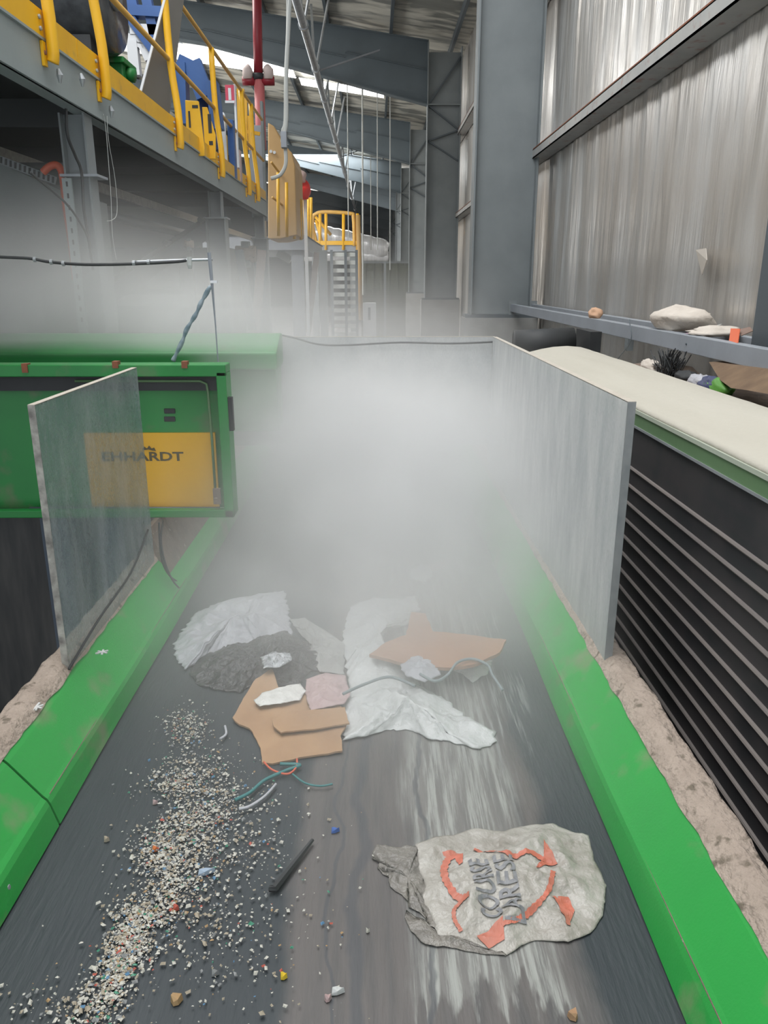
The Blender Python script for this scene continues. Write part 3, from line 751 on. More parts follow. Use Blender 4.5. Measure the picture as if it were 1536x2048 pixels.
slab('brown_board', [(740, 1306), (770, 1288), (812, 1276), (822, 1238), (850, 1242), (866, 1272), (940, 1280), (1012, 1292), (1000, 1312), (950, 1330), (900, 1334), (850, 1330), (800, 1322)], board,
     'broken brown board lying on the white film', 'board', .075, .012, (.05, .10))
crumple('foam_block', [(905, 1330), (930, 1320), (985, 1322), (975, 1350), (945, 1366), (925, 1350), (905, 1342)], foam, 'small white foam piece under the right end of the brown board', 'foam', z=.0, h=.04, amp=.015, fr=20, seed=20., rings=12)
crumple('film_scrap', [(800, 1330), (830, 1310), (870, 1322), (880, 1352), (850, 1366), (810, 1352)], film_g, 'grey-pink plastic scrap on the lower edge of the brown board', 'plastic scrap', z=.06, h=.03, amp=.02, fr=20, seed=21., rings=12)
crumple('film_scrap', [(820, 1142), (842, 1130), (862, 1134), (864, 1152), (850, 1166), (822, 1158)], film, 'small white scrap alone on the belt in the mist', 'plastic scrap', h=.03, amp=.02, fr=20, seed=22., rings=10)
crumple('film_scrap', [(850, 1138), (880, 1118), (902, 1120), (890, 1134), (862, 1146)], pinkf, 'small brown-pink scrap beside the white scrap in the mist', 'plastic scrap', h=.02, amp=.02, fr=20, seed=23., rings=10)
def cord(pts, r, m, label, cat='cord', z=.012, name='cord', lift=None):
    P = [PX(a, b, z=z)+Vector((0, 0, (lift[i] if lift else 0))) for i, (a, b) in enumerate(pts)]
    return tag(MB().tube(smoothpath(P, 8), r, 6).build(name, m, smooth=True), label, cat)
cord([(840, 1348), (870, 1362), (895, 1350), (915, 1325), (945, 1318), (975, 1330), (985, 1350), (1005, 1380)], .005, greycord, 'grey looped cord at the right end of the brown board', z=.09)
cord([(686, 1388), (730, 1368), (780, 1354), (830, 1372)], .005, greycord, 'grey cord crossing the white film', z=.08)
cord([(528, 1524), (545, 1540), (575, 1548), (592, 1535), (594, 1518)], .003, redcord, 'thin orange-red cord curling out below the cardboard')
cord([(470, 1600), (500, 1585), (530, 1560), (575, 1540), (600, 1530), (560, 1528)], .005, tealm, 'dark teal cord below the cardboard, left one')
cord([(585, 1548), (610, 1566), (640, 1572), (665, 1568)], .003, tealm, 'short teal cord below the cardboard, right one')
cord([(478, 1618), (500, 1612), (530, 1592), (552, 1568)], .004, film_g, 'pale plastic strip among the flakes below the cardboard', 'strip', name='plastic_strip')
cord([(440, 1478), (452, 1468), (450, 1452)], .004, film_g, 'small pale curled strip above the flakes', 'strip', name='plastic_strip')
P = [PX(a, b, z=.012) for a, b in ((538, 1777), (548, 1778), (625, 1680))]
tag(MB().tube(P, .010, 6, taper=[.7, 1, .5]).build('black_stick', black), 'dark bent stick lying on the belt beside the flakes', 'stick')

# ---- shredded flakes
fm = [mat('flake_white', (.56, .54, .48), .5), mat('flake_beige', (.36, .31, .235), .6), mat('flake_grey', (.24, .245, .245), .5), mat('flake_red', (.45, .10, .07), .5),
      mat('flake_blue', (.10, .22, .36), .5), mat('flake_green', (.06, .25, .16), .5), mat('flake_tan', (.40, .26, .13), .7)]
def flakes(n, blobs, seed):
    rnd = random.Random(seed); mb = MB(); tot = sum(b[4] for b in blobs)
    for i in range(n):
        t = rnd.random()*tot
        for b in blobs:
            t -= b[4]
            if t <= 0: break
        px = rnd.gauss(b[0], b[2]); py = rnd.gauss(b[1], b[3])
        if py < 1392: continue
        p = PX(px, py, z=.004)
        if p.x < -.80 or p.x > .5 or p.y < 1.0: continue
        s = rnd.choice((.0012, .0016, .002, .0025, .0035))*rnd.uniform(.7, 1.3)*(1.25 if rnd.random() < .1 else 1)
        a = rnd.random()*6.28; tl = rnd.uniform(-.6, .6); el = rnd.uniform(.5, 1.6)
        M = Matrix.Translation(p+Vector((0, 0, rnd.random()*.004+s*.4))) @ Matrix.Rotation(a, 4, 'Z') @ Matrix.Rotation(tl, 4, 'X')
        r = rnd.random(); mi = 0 if r < .46 else 1 if r < .74 else 2 if r < .90 else 6 if r < .94 else 3 if r < .955 else 4 if r < .978 else 5
        v = [M @ Vector(q) for q in ((-s*el, -s, 0), (s*el, -s*.7, 0), (s*el*.8, s, 0), (-s*el*.7, s*.8, 0), (0, 0, s*.8))]
        mb.add(v, [(0, 1, 4), (1, 2, 4), (2, 3, 4), (3, 0, 4), (3, 2, 1, 0)], mi)
    return mb
blobs = [(375, 1455, 26, 22, 12), (390, 1540, 45, 22, 14), (355, 1570, 38, 16, 12), (420, 1610, 38, 26, 14), (375, 1650, 32, 22, 12), (330, 1705, 34, 24, 22), (390, 1700, 55, 40, 12),
         (345, 1770, 36, 28, 16), (290, 1830, 36, 18, 16), (265, 1880, 22, 26, 20), (235, 1935, 20, 24, 16), (205, 1990, 26, 24, 12), (180, 2035, 50, 24, 6), (380, 1850, 80, 70, 12), (470, 1650, 60, 60, 10), (480, 1800, 110, 120, 9), (90, 2020, 60, 40, 3)]
tag(flakes(7500, blobs, 5).build('shredded_flakes', fm), 'trail of small white and beige shredded plastic flakes on the left of the belt', 'shredded plastic', kind='stuff')
def chip(px, py, s, m, label, el=1.5, rot=.3):
    p = PX(px, py, z=.006); mb = MB(); c, sn = math.cos(rot), math.sin(rot)
    pts = [(-s*el, -s*.6), (-s*.2*el, -s), (s*el, -s*.7), (s*el*.8, s*.6), (0, s), (-s*el*.8, s*.5)]
    lo = [(p.x+a*c-b*sn, p.y+a*sn+b*c, .002) for a, b in pts]; hi = [(p.x+(a*c-b*sn)*.85, p.y+(a*sn+b*c)*.85, .002+s*.7+.004*((i*7) % 3)) for i, (a, b) in enumerate(pts)]
    n = len(pts); mb.add(lo+hi, [tuple(reversed(range(n))), tuple(range(n, 2*n))]+[(i, (i+1) % n, n+(i+1) % n, n+i) for i in range(n)])
    return tag(mb.build('plastic_chip', m), label, 'chip', 'larger chips on the belt')
chip(567, 1951, .007, mat('chip_yellow', (.70, .50, .04), .5), 'small bright yellow chip near the picture bottom', 1, .4)
chip(352, 1998, .012, fm[6], 'tan lump at the bottom, right of the flake trail', .9, .8)
chip(655, 1995, .007, pinkf, 'pinkish chip low on the brown belt stripe', 1, .8)
chip(675, 1981, .007, film, 'pale chip just right of the pinkish chip', 2.0, .3)
chip(670, 1660, .007, mat('chip_blue', (.05, .13, .42), .5), 'blue chip right of the black stick', 1.6, .4)
chip(352, 1815, .007, fm[3], 'red chip in the lower flake trail', 1, .2)
chip(310, 1698, .007, mat('chip_orange', (.60, .17, .04), .5), 'orange chip in the middle flake trail', 1, .2)
chip(412, 1743, .008, mat('chip_lilac', (.32, .40, .50), .5), 'pale blue strip chip right of the flake trail', 2.8, .4)
chip(310, 1604, .006, pinkf, 'pink chip left of the upper flake trail', 1.2, .4)
chip(213, 1678, .007, fm[1], 'lone cream chip left of the flake trail, nearer the skirt', 1., .4)
chip(735, 1860, .004, fm[0], 'tiny white chip in the middle of the belt', 1., .4)
chip(1145, 2030, .010, card, 'brown chip at the bottom, below the carrier bag', 1., 1.4)
chip(430, 1945, .006, fm[2], 'small grey chip right of the flake trail, low', 1.3, .4)
# dead leaf and twig scraps on left skirt
for px, py, lab in ((205, 1312, 'white scrap stuck on the upper left skirt'), (74, 1423, 'white scrap lying on the left dust bank')):
    p = PX(px, py, z=.2); mb = MB()
    for k in range(4):
        a = k*.9+px; mb.beam(p+Vector((-.02*math.cos(a), -.02*math.sin(a), .012)), p+Vector((.02*math.cos(a+.2), .02*math.sin(a), .016)), .006, .003)
    tag(mb.build('scrap', film), lab, 'scrap')

# ---- rubbish on the rails and in the trough
def blob(name, px, py, X, sx, sy, sz, m, label, cat, seed=1., amp=.25, flat=.0):
    """lumpy object resting, its middle at the picture point on plane x=X"""
    c = PX(px, py, x=X); mb = MB(); nu, nv = 22, 12
    for j in range(nv+1):
        for i in range(nu):
            th = math.pi*j/nv; ph = 2*math.pi*i/nu; d = Vector((math.sin(th)*math.cos(ph), math.sin(th)*math.sin(ph), math.cos(th)))
            r = 1+amp*fb(d.x*1.6, d.y*1.6, d.z*1.6+seed)+amp*.4*ridge(d.x*3, d.y*3, d.z*3+seed)
            p = Vector((d.x*sx*r, d.y*sy*r, max(-sz*.75, d.z*sz*r))); mb.v.append(c+p)
    for j in range(nv):
        for i in range(nu): mb.f.append((j*nu+i, (j+1)*nu+i, (j+1)*nu+(i+1) % nu, j*nu+(i+1) % nu)); mb.mi.append(0)
    return tag(mb.build(name, m, smooth=True), label, cat)
def rest(o, z):
    zmin = min(v.co.z for v in o.data.vertices); o.location.z = z-zmin; return o
rest(blob('cloth_bundle', 1360, 650, 2.0, .16, .30, .085, cloth, 'cream rounded cloth bundle on the two steel rails', 'cloth', 2.), 1.036)
rest(blob('cloth_scrap', 1430, 668, 2.0, .13, .12, .03, cloth, 'flat cream scrap on the rails, right of the cloth bundle', 'cloth', 3., .4), 1.036)
def paper(pts, m, label, cat, name='paper_sheet', th=.004, X=None):
    P = [PX(a, b, x=x) for a, b, x in pts]; n = len(P); cen = sum(P, Vector())/n; mb = MB()
    mb.add(P+[cen], [(i, (i+1) % n, n) for i in range(n)])
    return tag(mb.build(name, m, solid=th), label, cat)
paper([(1398, 672, 1.92), (1430, 652, 2.02), (1443, 648, 2.14), (1436, 656, 2.10), (1410, 674, 1.94)], foam, 'thin pale folded sheet leaning beside the cloth bundle', 'paper')
paper([(1458, 686, 1.88), (1476, 686, 1.86), (1480, 658, 1.93), (1462, 657, 1.95)], mat('orange_card', (.66, .13, .05), .6), 'orange printed packet on the front rail', 'packet', 'packet')
paper([(1476, 660, 1.95), (1500, 654, 2.0), (1506, 662, 2.0), (1482, 672, 1.92)], mat('brown_cloth', (.22, .15, .12), .8), 'brown rag behind the orange packet', 'rag', 'rag')
paper([(1362, 668, 1.88), (1390, 664, 1.9), (1400, 674, 1.88), (1370, 676, 1.86)], mat('blue_red_film', (.35, .20, .28), .5), 'small red and blue wrapper in front of the cloth bundle', 'wrapper', 'wrapper')
rest(blob('foam_chunk', 1190, 633, 1.87, .05, .10, .05, mat('salmon_foam', (.60, .37, .24), .9), 'salmon coloured chunk alone on the steel rails', 'foam', 4., .3), 1.036)
# frayed black brush
p0 = PX(1335, 752, x=1.72); mb = MB(); rnd = random.Random(3)
for k in range(90):
    a = rnd.uniform(0, 6.28); L = rnd.uniform(.05, .17); s = Vector((p0.x+rnd.uniform(-.03, .03), p0.y+rnd.uniform(-.1, .1), .80))
    e = s+Vector((math.cos(a)*.05, math.sin(a)*.12, L)); mb.tube([s, (s+e)/2+Vector((rnd.uniform(-.01, .01), 0, .01)), e], .003, 4)
tag(mb.build('frayed_bundle', black), 'frayed black bristly bundle in the trough behind the hood', 'rubber scrap')
for k, (px, py, m, lab) in enumerate(((1372, 768, black, 'crumpled black scrap right of the bristly bundle'), (1400, 772, film_g, 'grey scrap in the trough beside black scraps'), (1425, 762, mat('dark_blue_film', (.04, .05, .12), .5), 'dark blue scrap in the trough'),
                                      (1440, 766, greenl, 'bright green scrap in the trough beside the cardboard box'), (1300, 748, cloth, 'pale rag in the trough, left of the bristly bundle'))):
    rest(blob('litter_scrap', px, py, 1.72, .045, .10, .04, m, lab, 'scrap', 5.+k, .5), .80)
slabp = [PX(a, b, x=x) for a, b, x in ((1418, 724, 1.80), (1560, 742, 1.80), (1560, 792, 1.66), (1492, 780, 1.66), (1462, 776, 1.66), (1440, 760, 1.70))]
mb = MB(); n = len(slabp); mb.add(slabp+[p+Vector((.10, .05, 0)) for p in slabp], [tuple(range(n)), tuple(reversed(range(n, 2*n)))]+[(i, (i+1) % n, n+(i+1) % n, n+i) for i in range(n)])
tag(mb.build('cardboard_box', mat('dark_cardboard', (.20, .13, .075), .85, 0, (.12, .075, .045), 9, .5, bump=.2)), 'crushed brown cardboard box below the front rail at the right edge', 'box')
for a, lab in ((((1240, 690), (1232, 740)), 'a'),):
    P = [PX(px, py, x=1.36) for px, py in ((1258, 640), (1262, 680), (1238, 715), (1205, 762))]
    tag(MB().tube(smoothpath(P), .003, 5).build('wire', steel_dark, smooth=True), 'thin dark wire running down from the front rail to the panel', 'wire')
# torn foil flap on wall
P = [PX(a, b, x=x) for a, b, x in ((1392, 500, 2.26), (1412, 496, 2.15), (1414, 520, 2.10), (1404, 550, 2.20))]
tag(MB().add(P, [(0, 1, 2, 3)]).build('foil_flap', mat('flap', (.55, .50, .44), .5), solid=.003), 'torn flap hanging off the foil wall', 'foil')

# ================================================================ MEZZANINE
MX = -1.8
ZBm, ZTm = 2.352, 2.60
mz = thing('mezzanine', 'raised steel walkway platform with grey edge beam along the left', 'platform', (-4, 7, FZ))
mb = MB(); mb.box((MX-.01, -1, ZBm), (MX+.004, 13.7, ZTm)); mb.box((MX-.10, -1, ZBm), (MX+.02, 13.7, ZBm+.014)); mb.box((MX-.10, -1, ZTm-.014), (MX+.02, 13.7, ZTm))
mb.build('edge_beam', beamm, mz)
mb = MB(); mb.box((-8, -1, ZTm-.05), (MX-.05, 13.7, ZTm+.0))
for y in range(0, 14, 2): mb.box((-8, y-.05, ZBm+.02), (MX-.06, y+.05, ZTm-.05))
mb.build('deck', deckm, mz)
def mpost(y, wide_from):
    mb = MB(); x = MX-.09
    for dx in (-.07, .07): mb.box((x+dx-.006, y-.075, wide_from), (x+dx+.006, y+.075, ZBm))
    mb.box((x-.07, y-.005, wide_from), (x+.07, y+.005, ZBm))
    o = mb.build('column', steel, mz)
    mb = MB()
    for dx in (-.11, .11): mb.box((x+dx-.007, y-.1, FZ), (x+dx+.007, y+.1, wide_from))
    mb.box((x-.11, y-.006, FZ), (x+.11, y+.006, wide_from)); mb.box((x-.14, y-.12, wide_from-.006), (x+.14, y+.12, wide_from+.012))
    mb.build('column', steel, mz); return o
mpost(9.85, 2.05); mpost(13.5, 2.0)
mb = MB(); x = MX-.10; y = 5.42
for dx in (-.075, .075): mb.box((x+dx-.006, y-.07, FZ), (x+dx+.006, y+.07, ZBm))
mb.box((x-.07, y-.005, FZ), (x+.07, y+.005, ZBm)); c1 = mb.build('column', steel, mz)
MB().box((x-.10, y-.10, 1.98), (x+.14, y+.10, 1.995)).build('splice_plate', steel_light, c1)
# perforated cable tray on the near column
mb = MB(); xa = x-.04; mb.box((xa-.05, y-.10, 1.0), (xa+.01, y-.085, 1.97)); ct = mb.build('cable_tray', beamm, c1)
for k in range(13):
    z = 1.08+k*.07; mb_ = MB().box((xa-.026, y-.1025, z), (xa-.014, y-.0995, z+.03))
    sl = mb_.build('tray_slot', black, c1)
# far extension of the mezzanine edge posts
def guardrail(label, ys, ya, yb, zoff=0, X=MX, toe=True, ztop=3.80, zmid=3.20, posts_r=.032, name='guardrail', Zt=ZTm, r=.021):
    t = thing(name, label, 'guardrail', (X+.03, (ya+yb)/2, Zt), 'yellow guardrails on the walkway')
    MB().tube([(X+.0, ya, ztop), (X+.0, yb, ztop)], r, 10).build('top_rail', yellow_d, t, smooth=True)
    MB().tube([(X+.0, ya, zmid), (X+.0, yb, zmid)], r, 10).build('mid_rail', yellow_d, t, smooth=True)
    if toe: MB().box((X+.005, ya, Zt-.012), (X+.017, yb, Zt+.135)).build('toe_plate', yellow_d if False else yellow, t)
    for y in ys:
        P = [(X+.045, y, Zt-.115), (X+.052, y, Zt-.09), (X+.055, y, Zt-.03), (X+.05, y, Zt+.2), (X+.012, y, zmid), (X+.0, y, ztop)]
        o = MB().tube(smoothpath(P, 3), posts_r, 12).build('post', yellow, t, smooth=True)
        MB().box((X+.006, y-.05, Zt-.14), (X+.022, y-.01, Zt-.02)).build('bracket', yellow, o)
        for dz in (-.075, .035, .09): bolt((X+.022, y-.055 if dz > 0 else y-.035, Zt+dz), (1, -.3, 0), o, galv if dz > 0 else rust, .012)
    return t
guardrail('near yellow guardrail section at the upper left picture corner', (0.9, 2.9, 4.75), -1., 5.24)
guardrail('long yellow guardrail section along the walkway edge', (5.62, 7.62, 9.62, 11.6, 12.45), 5.25, 13.6)
# hanging clips and wires from the beam
for px, py, lab in ((163, 158, 'grey round tag hanging on the walkway beam between the guardrail posts'), (118, 150, 'pale rag tied below the first guardrail post'), (222, 222, 'pale metal clip hanging under the second guardrail post')):
    p = PX(px, py, x=MX+.05); tag(MB().tube([p+Vector((0, -.006, .03)), p+Vector((.004, 0, 0)), p+Vector((0, .004, -.04))], .016, 8, taper=[.5, 1.2, .4]).build('hanging_tag', galv), lab, 'tag')
P = [PX(px, py, x=MX+.03) for px, py in ((207, 228), (212, 262), (219, 350), (222, 395), (225, 470), (233, 520))]
tag(MB().tube(smoothpath(P), .0022, 5).build('hanging_wire', hosem, smooth=True), 'thin pale wire hanging straight from the walkway beam', 'wire')
P = [PX(px, py, x=MX+.03) for px, py in ((214, 232), (217, 280), (229, 350), (234, 400), (233, 430), (224, 440), (214, 442))]
tag(MB().tube(smoothpath(P), .0022, 5).build('hanging_wire', hosem, smooth=True), 'thin pale wire hanging in a hook shape from the walkway beam', 'wire')
# cable down the near column
P = [PX(px, py, x=MX-.02) for px, py in ((132, 218), (135, 270), (150, 310), (163, 345), (168, 420), (178, 480), (182, 520))]
tag(MB().tube(smoothpath(P), .009, 6).build('black_cable', black, smooth=True), 'black cable running down the near walkway column', 'cable')
P = [PX(px, py, x=MX-.0) for px, py in ((60, 345), (100, 378), (135, 410), (160, 445), (177, 480), (186, 540))]
tag(MB().tube(smoothpath(P), .007, 6).build('black_cable', black, smooth=True), 'black cable sagging from the orange pipe to the near column', 'cable')
# things under the mezzanine
ubm = mat('hopper_sheet', (.17, .195, .195), .6, .1, (.12, .14, .14), 2, .6, bump=.1)  # sheet colour raised to paint in the pale haze over it
hp = thing('hopper', 'large grey-green sheet metal hopper under the walkway at the left edge', 'hopper', (-3.4, 6.4, FZ))
a = PX(132, 385, y=5.75); b_ = PX(-60, 300, y=5.75)
MB().prism([(-6, FZ), (a.x, FZ), (a.x, a.z), (b_.x, b_.z), (-6, b_.z+.02)], 'y', 5.75, 6.6).build('wall_sheet', ubm, hp)
MB().beam((a.x+.01, 5.74, FZ), (a.x+.01, 5.74, a.z+.1), .03, .03).build('corner_angle', steel_light, hp)
ct = thing('cable_tray', 'perforated galvanised cable tray sloping over the hopper', 'cable tray', PX(60, 340, y=5.6))
qa = PX(-20, 312, y=5.6); qb = PX(112, 362, y=5.6)
MB().beam(qa, qb, .01, .05).build('tray', steel, ct)
for k in range(14):
    c = qa+(qb-qa)*(k+.5)/14; MB().beam(c+Vector((-.003, -.012, -.018)), c+Vector((.003, -.012, .02)), .012, .006).build('slot', black, ct)
P = [PX(px, py, y=5.5) for px, py in ((86, 345), (98, 334), (112, 330), (122, 340), (127, 365), (133, 420), (142, 480), (152, 560))]
tag(MB().tube(smoothpath(P), .024, 10).build('orange_pipe', orange, smooth=True), 'orange-red bent pipe beside the hopper under the walkway', 'pipe')
cw = mat('ridged_sheet', (.10, .11, .11), .6, .3)
rows = []
for i in range(110):
    z = FZ+.4+i*.028; rows.append([(xx, 6.0+.02*math.sin(z*48), z) for xx in (-2.75, -2.0)])
tag(MB().strip(rows).build('ridged_sheet', cw, smooth=True, solid=.004), 'dark ridged metal sheet between hopper and near column', 'metal sheet')
for x, h, lab, m, ww in ((-3.0, .966, 'pale perforated cable tray running under the walkway', mat('tray_pale', (.34, .33, .28), .6, .2, (.22, .21, .19), 20, .5), .10), (-3.0, .70, 'dull pipe running under the walkway, below the cable tray', steel_dark, .12)):
    t = thing('under_walkway_tray' if h > .8 else 'under_walkway_pipe', lab, 'cable tray' if h > .8 else 'pipe', (x, 12, 1.35+h))
    if h > .8: MB().box((x-.02, 6.2, 1.35+h-.05), (x+.02, 22, 1.35+h+.05)).build('tray', m, t)
    else: MB().tube([(x, 6.2, 1.35+h), (x, 15, 1.35+h)], .06, 10).build('tube', m, t, smooth=True)
# incline conveyor, brace and motors in the dark
t = thing('incline_conveyor', 'dark sloping conveyor frame in the shade under the walkway', 'conveyor', (-3.6, 11, FZ))
MB().beam((-4.6, 11, .6), (-2.3, 12.4, 2.25), .5, .22).build('frame', steel_dark, t); 
for k in range(5):
    c = Vector((-4.6, 11, .6))+Vector((2.3, 1.4, 1.65))*(k+.5)/5; MB().tube([c+Vector((0, -.35, .1)), c+Vector((0, .35, .1))], .04, 8).build('roller', steel, t)
MB().box((-4.4, 11, FZ), (-4.3, 11.1, .7)).build('leg', steel_dark, t); MB().box((-2.8, 12, FZ), (-2.7, 12.1, 1.8)).build('leg', steel_dark, t)
for px, py, s, lab in ((492, 508, .16, 'pale dusty motor hanging under the walkway between the columns'), (378, 488, .05, 'small pale lamp fitting under the walkway')):
    p = PX(px, py, x=-2.1); t = thing('motor' if s > .1 else 'lamp_fitting', lab, 'motor' if s > .1 else 'lamp', p)
    MB().tube([p+Vector((-s, 0, 0)), p+Vector((s, 0, 0))], s*.8, 12).build('casing', dirt, t, smooth=True)
    MB().box(tuple(p+Vector((-s*.4, -s*.5, -s*1.3))), tuple(p+Vector((s*.4, s*.5, s*1.2)))).build('bracket', steel, t)
tag(MB().beam(PX(524, 500, y=12.6), PX(510, 670, y=12.6), .12, .12).build('slanted_post', mat('pink_grey', (.33, .27, .25), .7)), 'pinkish slanted post between the second and third walkway columns', 'post')
tag(MB().beam(PX(478, 500, y=10.3), PX(505, 660, y=10.3), .10, .10).build('slanted_brace', steel_dark), 'dark slanted brace right of the second walkway column', 'brace')
MB_ = MB(); rnd = random.Random(9)
for k in range(14):
    x = rnd.uniform(-5.5, -2.2); y = rnd.uniform(9, 16); s = rnd.uniform(.1, .3); z = rnd.uniform(.2, 1.7)
    pass
back = thing('dark_machine', 'dark blocky sorting machine deep under the walkway', 'machine', (-5, 14, FZ))
MB().box((-7.5, 14.5, FZ), (-2.6, 16, 1.9)).build('body', steel_dark, back)
MB().box((-7.5, 14.45, .9), (-2.7, 14.5, 1.1)).build('rail', steel, back)
for x in (-6.2, -5.0, -3.8): MB().box((x-.3, 14.42, 1.2), (x+.3, 14.5, 1.75)).build('hatch', steel, back, bevel=.01)
struct(MB().box((-8.4, -1, FZ), (-8.02, 20, ZTm)).build('wall_under_walkway', mat('dark_wall', (.03, .033, .033), .8)))

# ---- equipment standing on the mezzanine
t = thing('black_drum', 'large glossy black drum on the walkway behind the guardrail', 'drum', (-2.6, 6.6, ZTm))
gl = mat('gloss_black', (.05, .055, .062), .22, .2, (.10, .11, .12), 9, .5, bump=.3, bs=12)
c = PX(160, -10, x=-2.55)
MB().tube([(-3.25, c.y, c.z), (-3.2, c.y, c.z), (-2.32, c.y, c.z), (-2.27, c.y, c.z)], .46, 36, taper=[.95, 1, 1, .94]).build('shell', gl, t, smooth=True)
MB().box((-3.0, c.y-.3, ZTm), (-2.4, c.y+.3, c.z-.38)).build('cradle', black, t)
MB().tube([(-2.28, c.y, c.z), (-2.22, c.y, c.z)], .12, 20).build('hub', steel_light, t, smooth=True)
t = thing('braced_tower', 'blue and white braced steel frame on the walkway behind the black drum', 'steel frame', PX(290, 150, y=9.5))
for (a, b, m, wd) in (((205, -40), (330, 130), bluep, .14), ((228, -40), (300, 120), whitep, .08), ((290, -20), (318, 110), bluep, .10), ((200, 20), (330, 28), bluep, .16), ((205, 60), (290, 90), whitep, .08), ((265, 82), (272, 152), whitep, .11), ((245, -40), (262, 30), bluep, .2), ((262, 60), (318, 62), whitep, .10)):
    MB().beam(PX(*a, y=9.5), PX(*b, y=9.5), wd, .1).build('brace', m, t)
t = thing('green_gearbox', 'small green gearbox on the walkway behind the guardrail', 'gearbox', PX(242, 165, y=8.0))
a = PX(215, 128, y=8.0); b_ = PX(254, 165, y=8.0)
MB().box((a.x, 7.9, b_.z), (b_.x, 8.2, a.z)).build('casing', green_m, t, bevel=.01)
MB().box((a.x-.02, 7.85, a.z-.02), (b_.x+.03, 8.25, a.z+.03)).build('lid', green_m, t, bevel=.008)
MB().tube([PX(252, 148, y=8.05), PX(270, 152, y=8.05)], .06, 12).build('shaft_housing', green_m, t, smooth=True)
P = [PX(px, py, y=Y) for px, py, Y in ((340, -40, 7.6), (372, -40, 7.9), (338, 232, 7.9), (280, 190, 7.6))]
t = thing('leaning_sheet', 'grey metal sheet leaning on the walkway behind the guardrail', 'metal sheet', P[3])
MB().add(P, [(0, 1, 2, 3)]).build('sheet', mat('sheet_taupe', (.25, .24, .22), .5, .2, (.21, .20, .185), 3, .5), t, solid=.01)
MB().beam(P[0], P[3], .03, .02).build('white_edge', whitep, t)
t = thing('blue_column', 'blue painted machine column behind the yellow guards', 'machine', PX(390, 260, y=9.8))
for a, b, wd in (((362, 128), (366, 250), .13), ((385, 125), (412, 195), .12), ((425, 165), (436, 260), .12), ((355, 128), (400, 150), .1)):
    MB().beam(PX(*a, y=9.8), PX(*b, y=9.8), wd, .2).build('member', bluep, t)
a = PX(395, 170, y=10.0); b_ = PX(440, 300, y=10.0); MB().box((a.x, 9.95, b_.z), (b_.x, 10.1, a.z)).build('panel', mat('navy', (.02, .04, .12), .5), t)
for i, (pp, lab) in enumerate((([(370, 200), (397, 202), (409, 295), (409, 312), (374, 312)], 'yellow slotted guard plate on the walkway, nearer one'), ([(404, 214), (414, 214), (431, 270), (431, 318), (411, 318)], 'yellow slotted guard plate on the walkway, farther one'))):
    Y = 8.6+i*.5; P = [PX(a, b, y=Y) for a, b in pp]; t = thing('guard_plate', lab, 'guard', P[-1], 'yellow guard plates on the walkway')
    MB().prism([(p.x, p.z) for p in P], 'y', Y, Y+.03).build('plate', yellow, t, bevel=.005)
    for a, b in (((376, 222), (382, 255)), ((384, 210), (396, 216))) if i == 0 else (((415, 228), (424, 266)), ((418, 282), (426, 290))):
        u = PX(*a, y=Y-.004); v = PX(*b, y=Y-.004); MB().box((u.x, Y-.004, v.z), (v.x, Y+.001, u.z)).build('slot', black, t)
# sign on white post
sg = thing('sign_post', 'white post with small red and white sign on the walkway', 'sign', PX(474, 330, y=11.0))
a = PX(466, 168, y=11.0); b_ = PX(478, 335, y=11.0); MB().box((a.x, 11.0, b_.z), (b_.x, 11.06, a.z)).build('post', whitep, sg)
a = PX(450, 170, y=10.98); b_ = PX(469, 206, y=10.98); sp_ = MB().box((a.x, 10.97, b_.z), (b_.x, 10.99, a.z)).build('sign_plate', mat('sign_red', (.62, .07, .12), .5), sg)
u = PX(456, 176, y=10.965); v = PX(463, 200, y=10.965); MB().box((u.x, 10.962, v.z), (v.x, 10.968, u.z)).build('symbol', whitep, sp_)
u = PX(450, 201, y=10.965); v = PX(469, 206, y=10.965); MB().box((u.x, 10.962, v.z), (v.x, 10.968, u.z)).build('symbol', whitep, sp_)
for k, (a, b, m, lab) in enumerate((((441, 225), (452, 262), whitep, 'white canister on the walkway left of the sign post'), ((455, 240), (468, 270), bluep, 'blue bin on the walkway beside the sign post'),
                              ((442, 262), (447, 318), yellow, 'yellow upright post on the walkway, leftmost of three short ones'), ((451, 270), (457, 326), yellow, 'yellow upright post on the walkway, middle of three short ones'), ((461, 262), (466, 320), yellow, 'yellow upright post on the walkway, rightmost of three short ones'),
                              ((465, 300), (482, 345), mat('pinkish', (.55, .42, .40), .6), 'pinkish panel standing at the foot of the sign post'))):
    Y = 10.6+.1*k; u = PX(*a, y=Y); v = PX(*b, y=Y); w_ = (v.x-u.x)/2; cx = (u.x+v.x)/2
    nm = ['canister', 'blue_bin', 'short_post', 'short_post', 'short_post', 'small_panel'][k]
    o = (MB().tube([(cx, Y, ZTm), (cx, Y, u.z-w_), (cx, Y, u.z)], w_, 12, taper=[1, 1, .5]) if k in (0, 2, 3, 4) else MB().box((u.x, Y-.04, ZTm), (v.x, Y+.1, u.z))).build(nm, m, smooth=False)
    tag(o, lab, nm.replace('_', ' '))
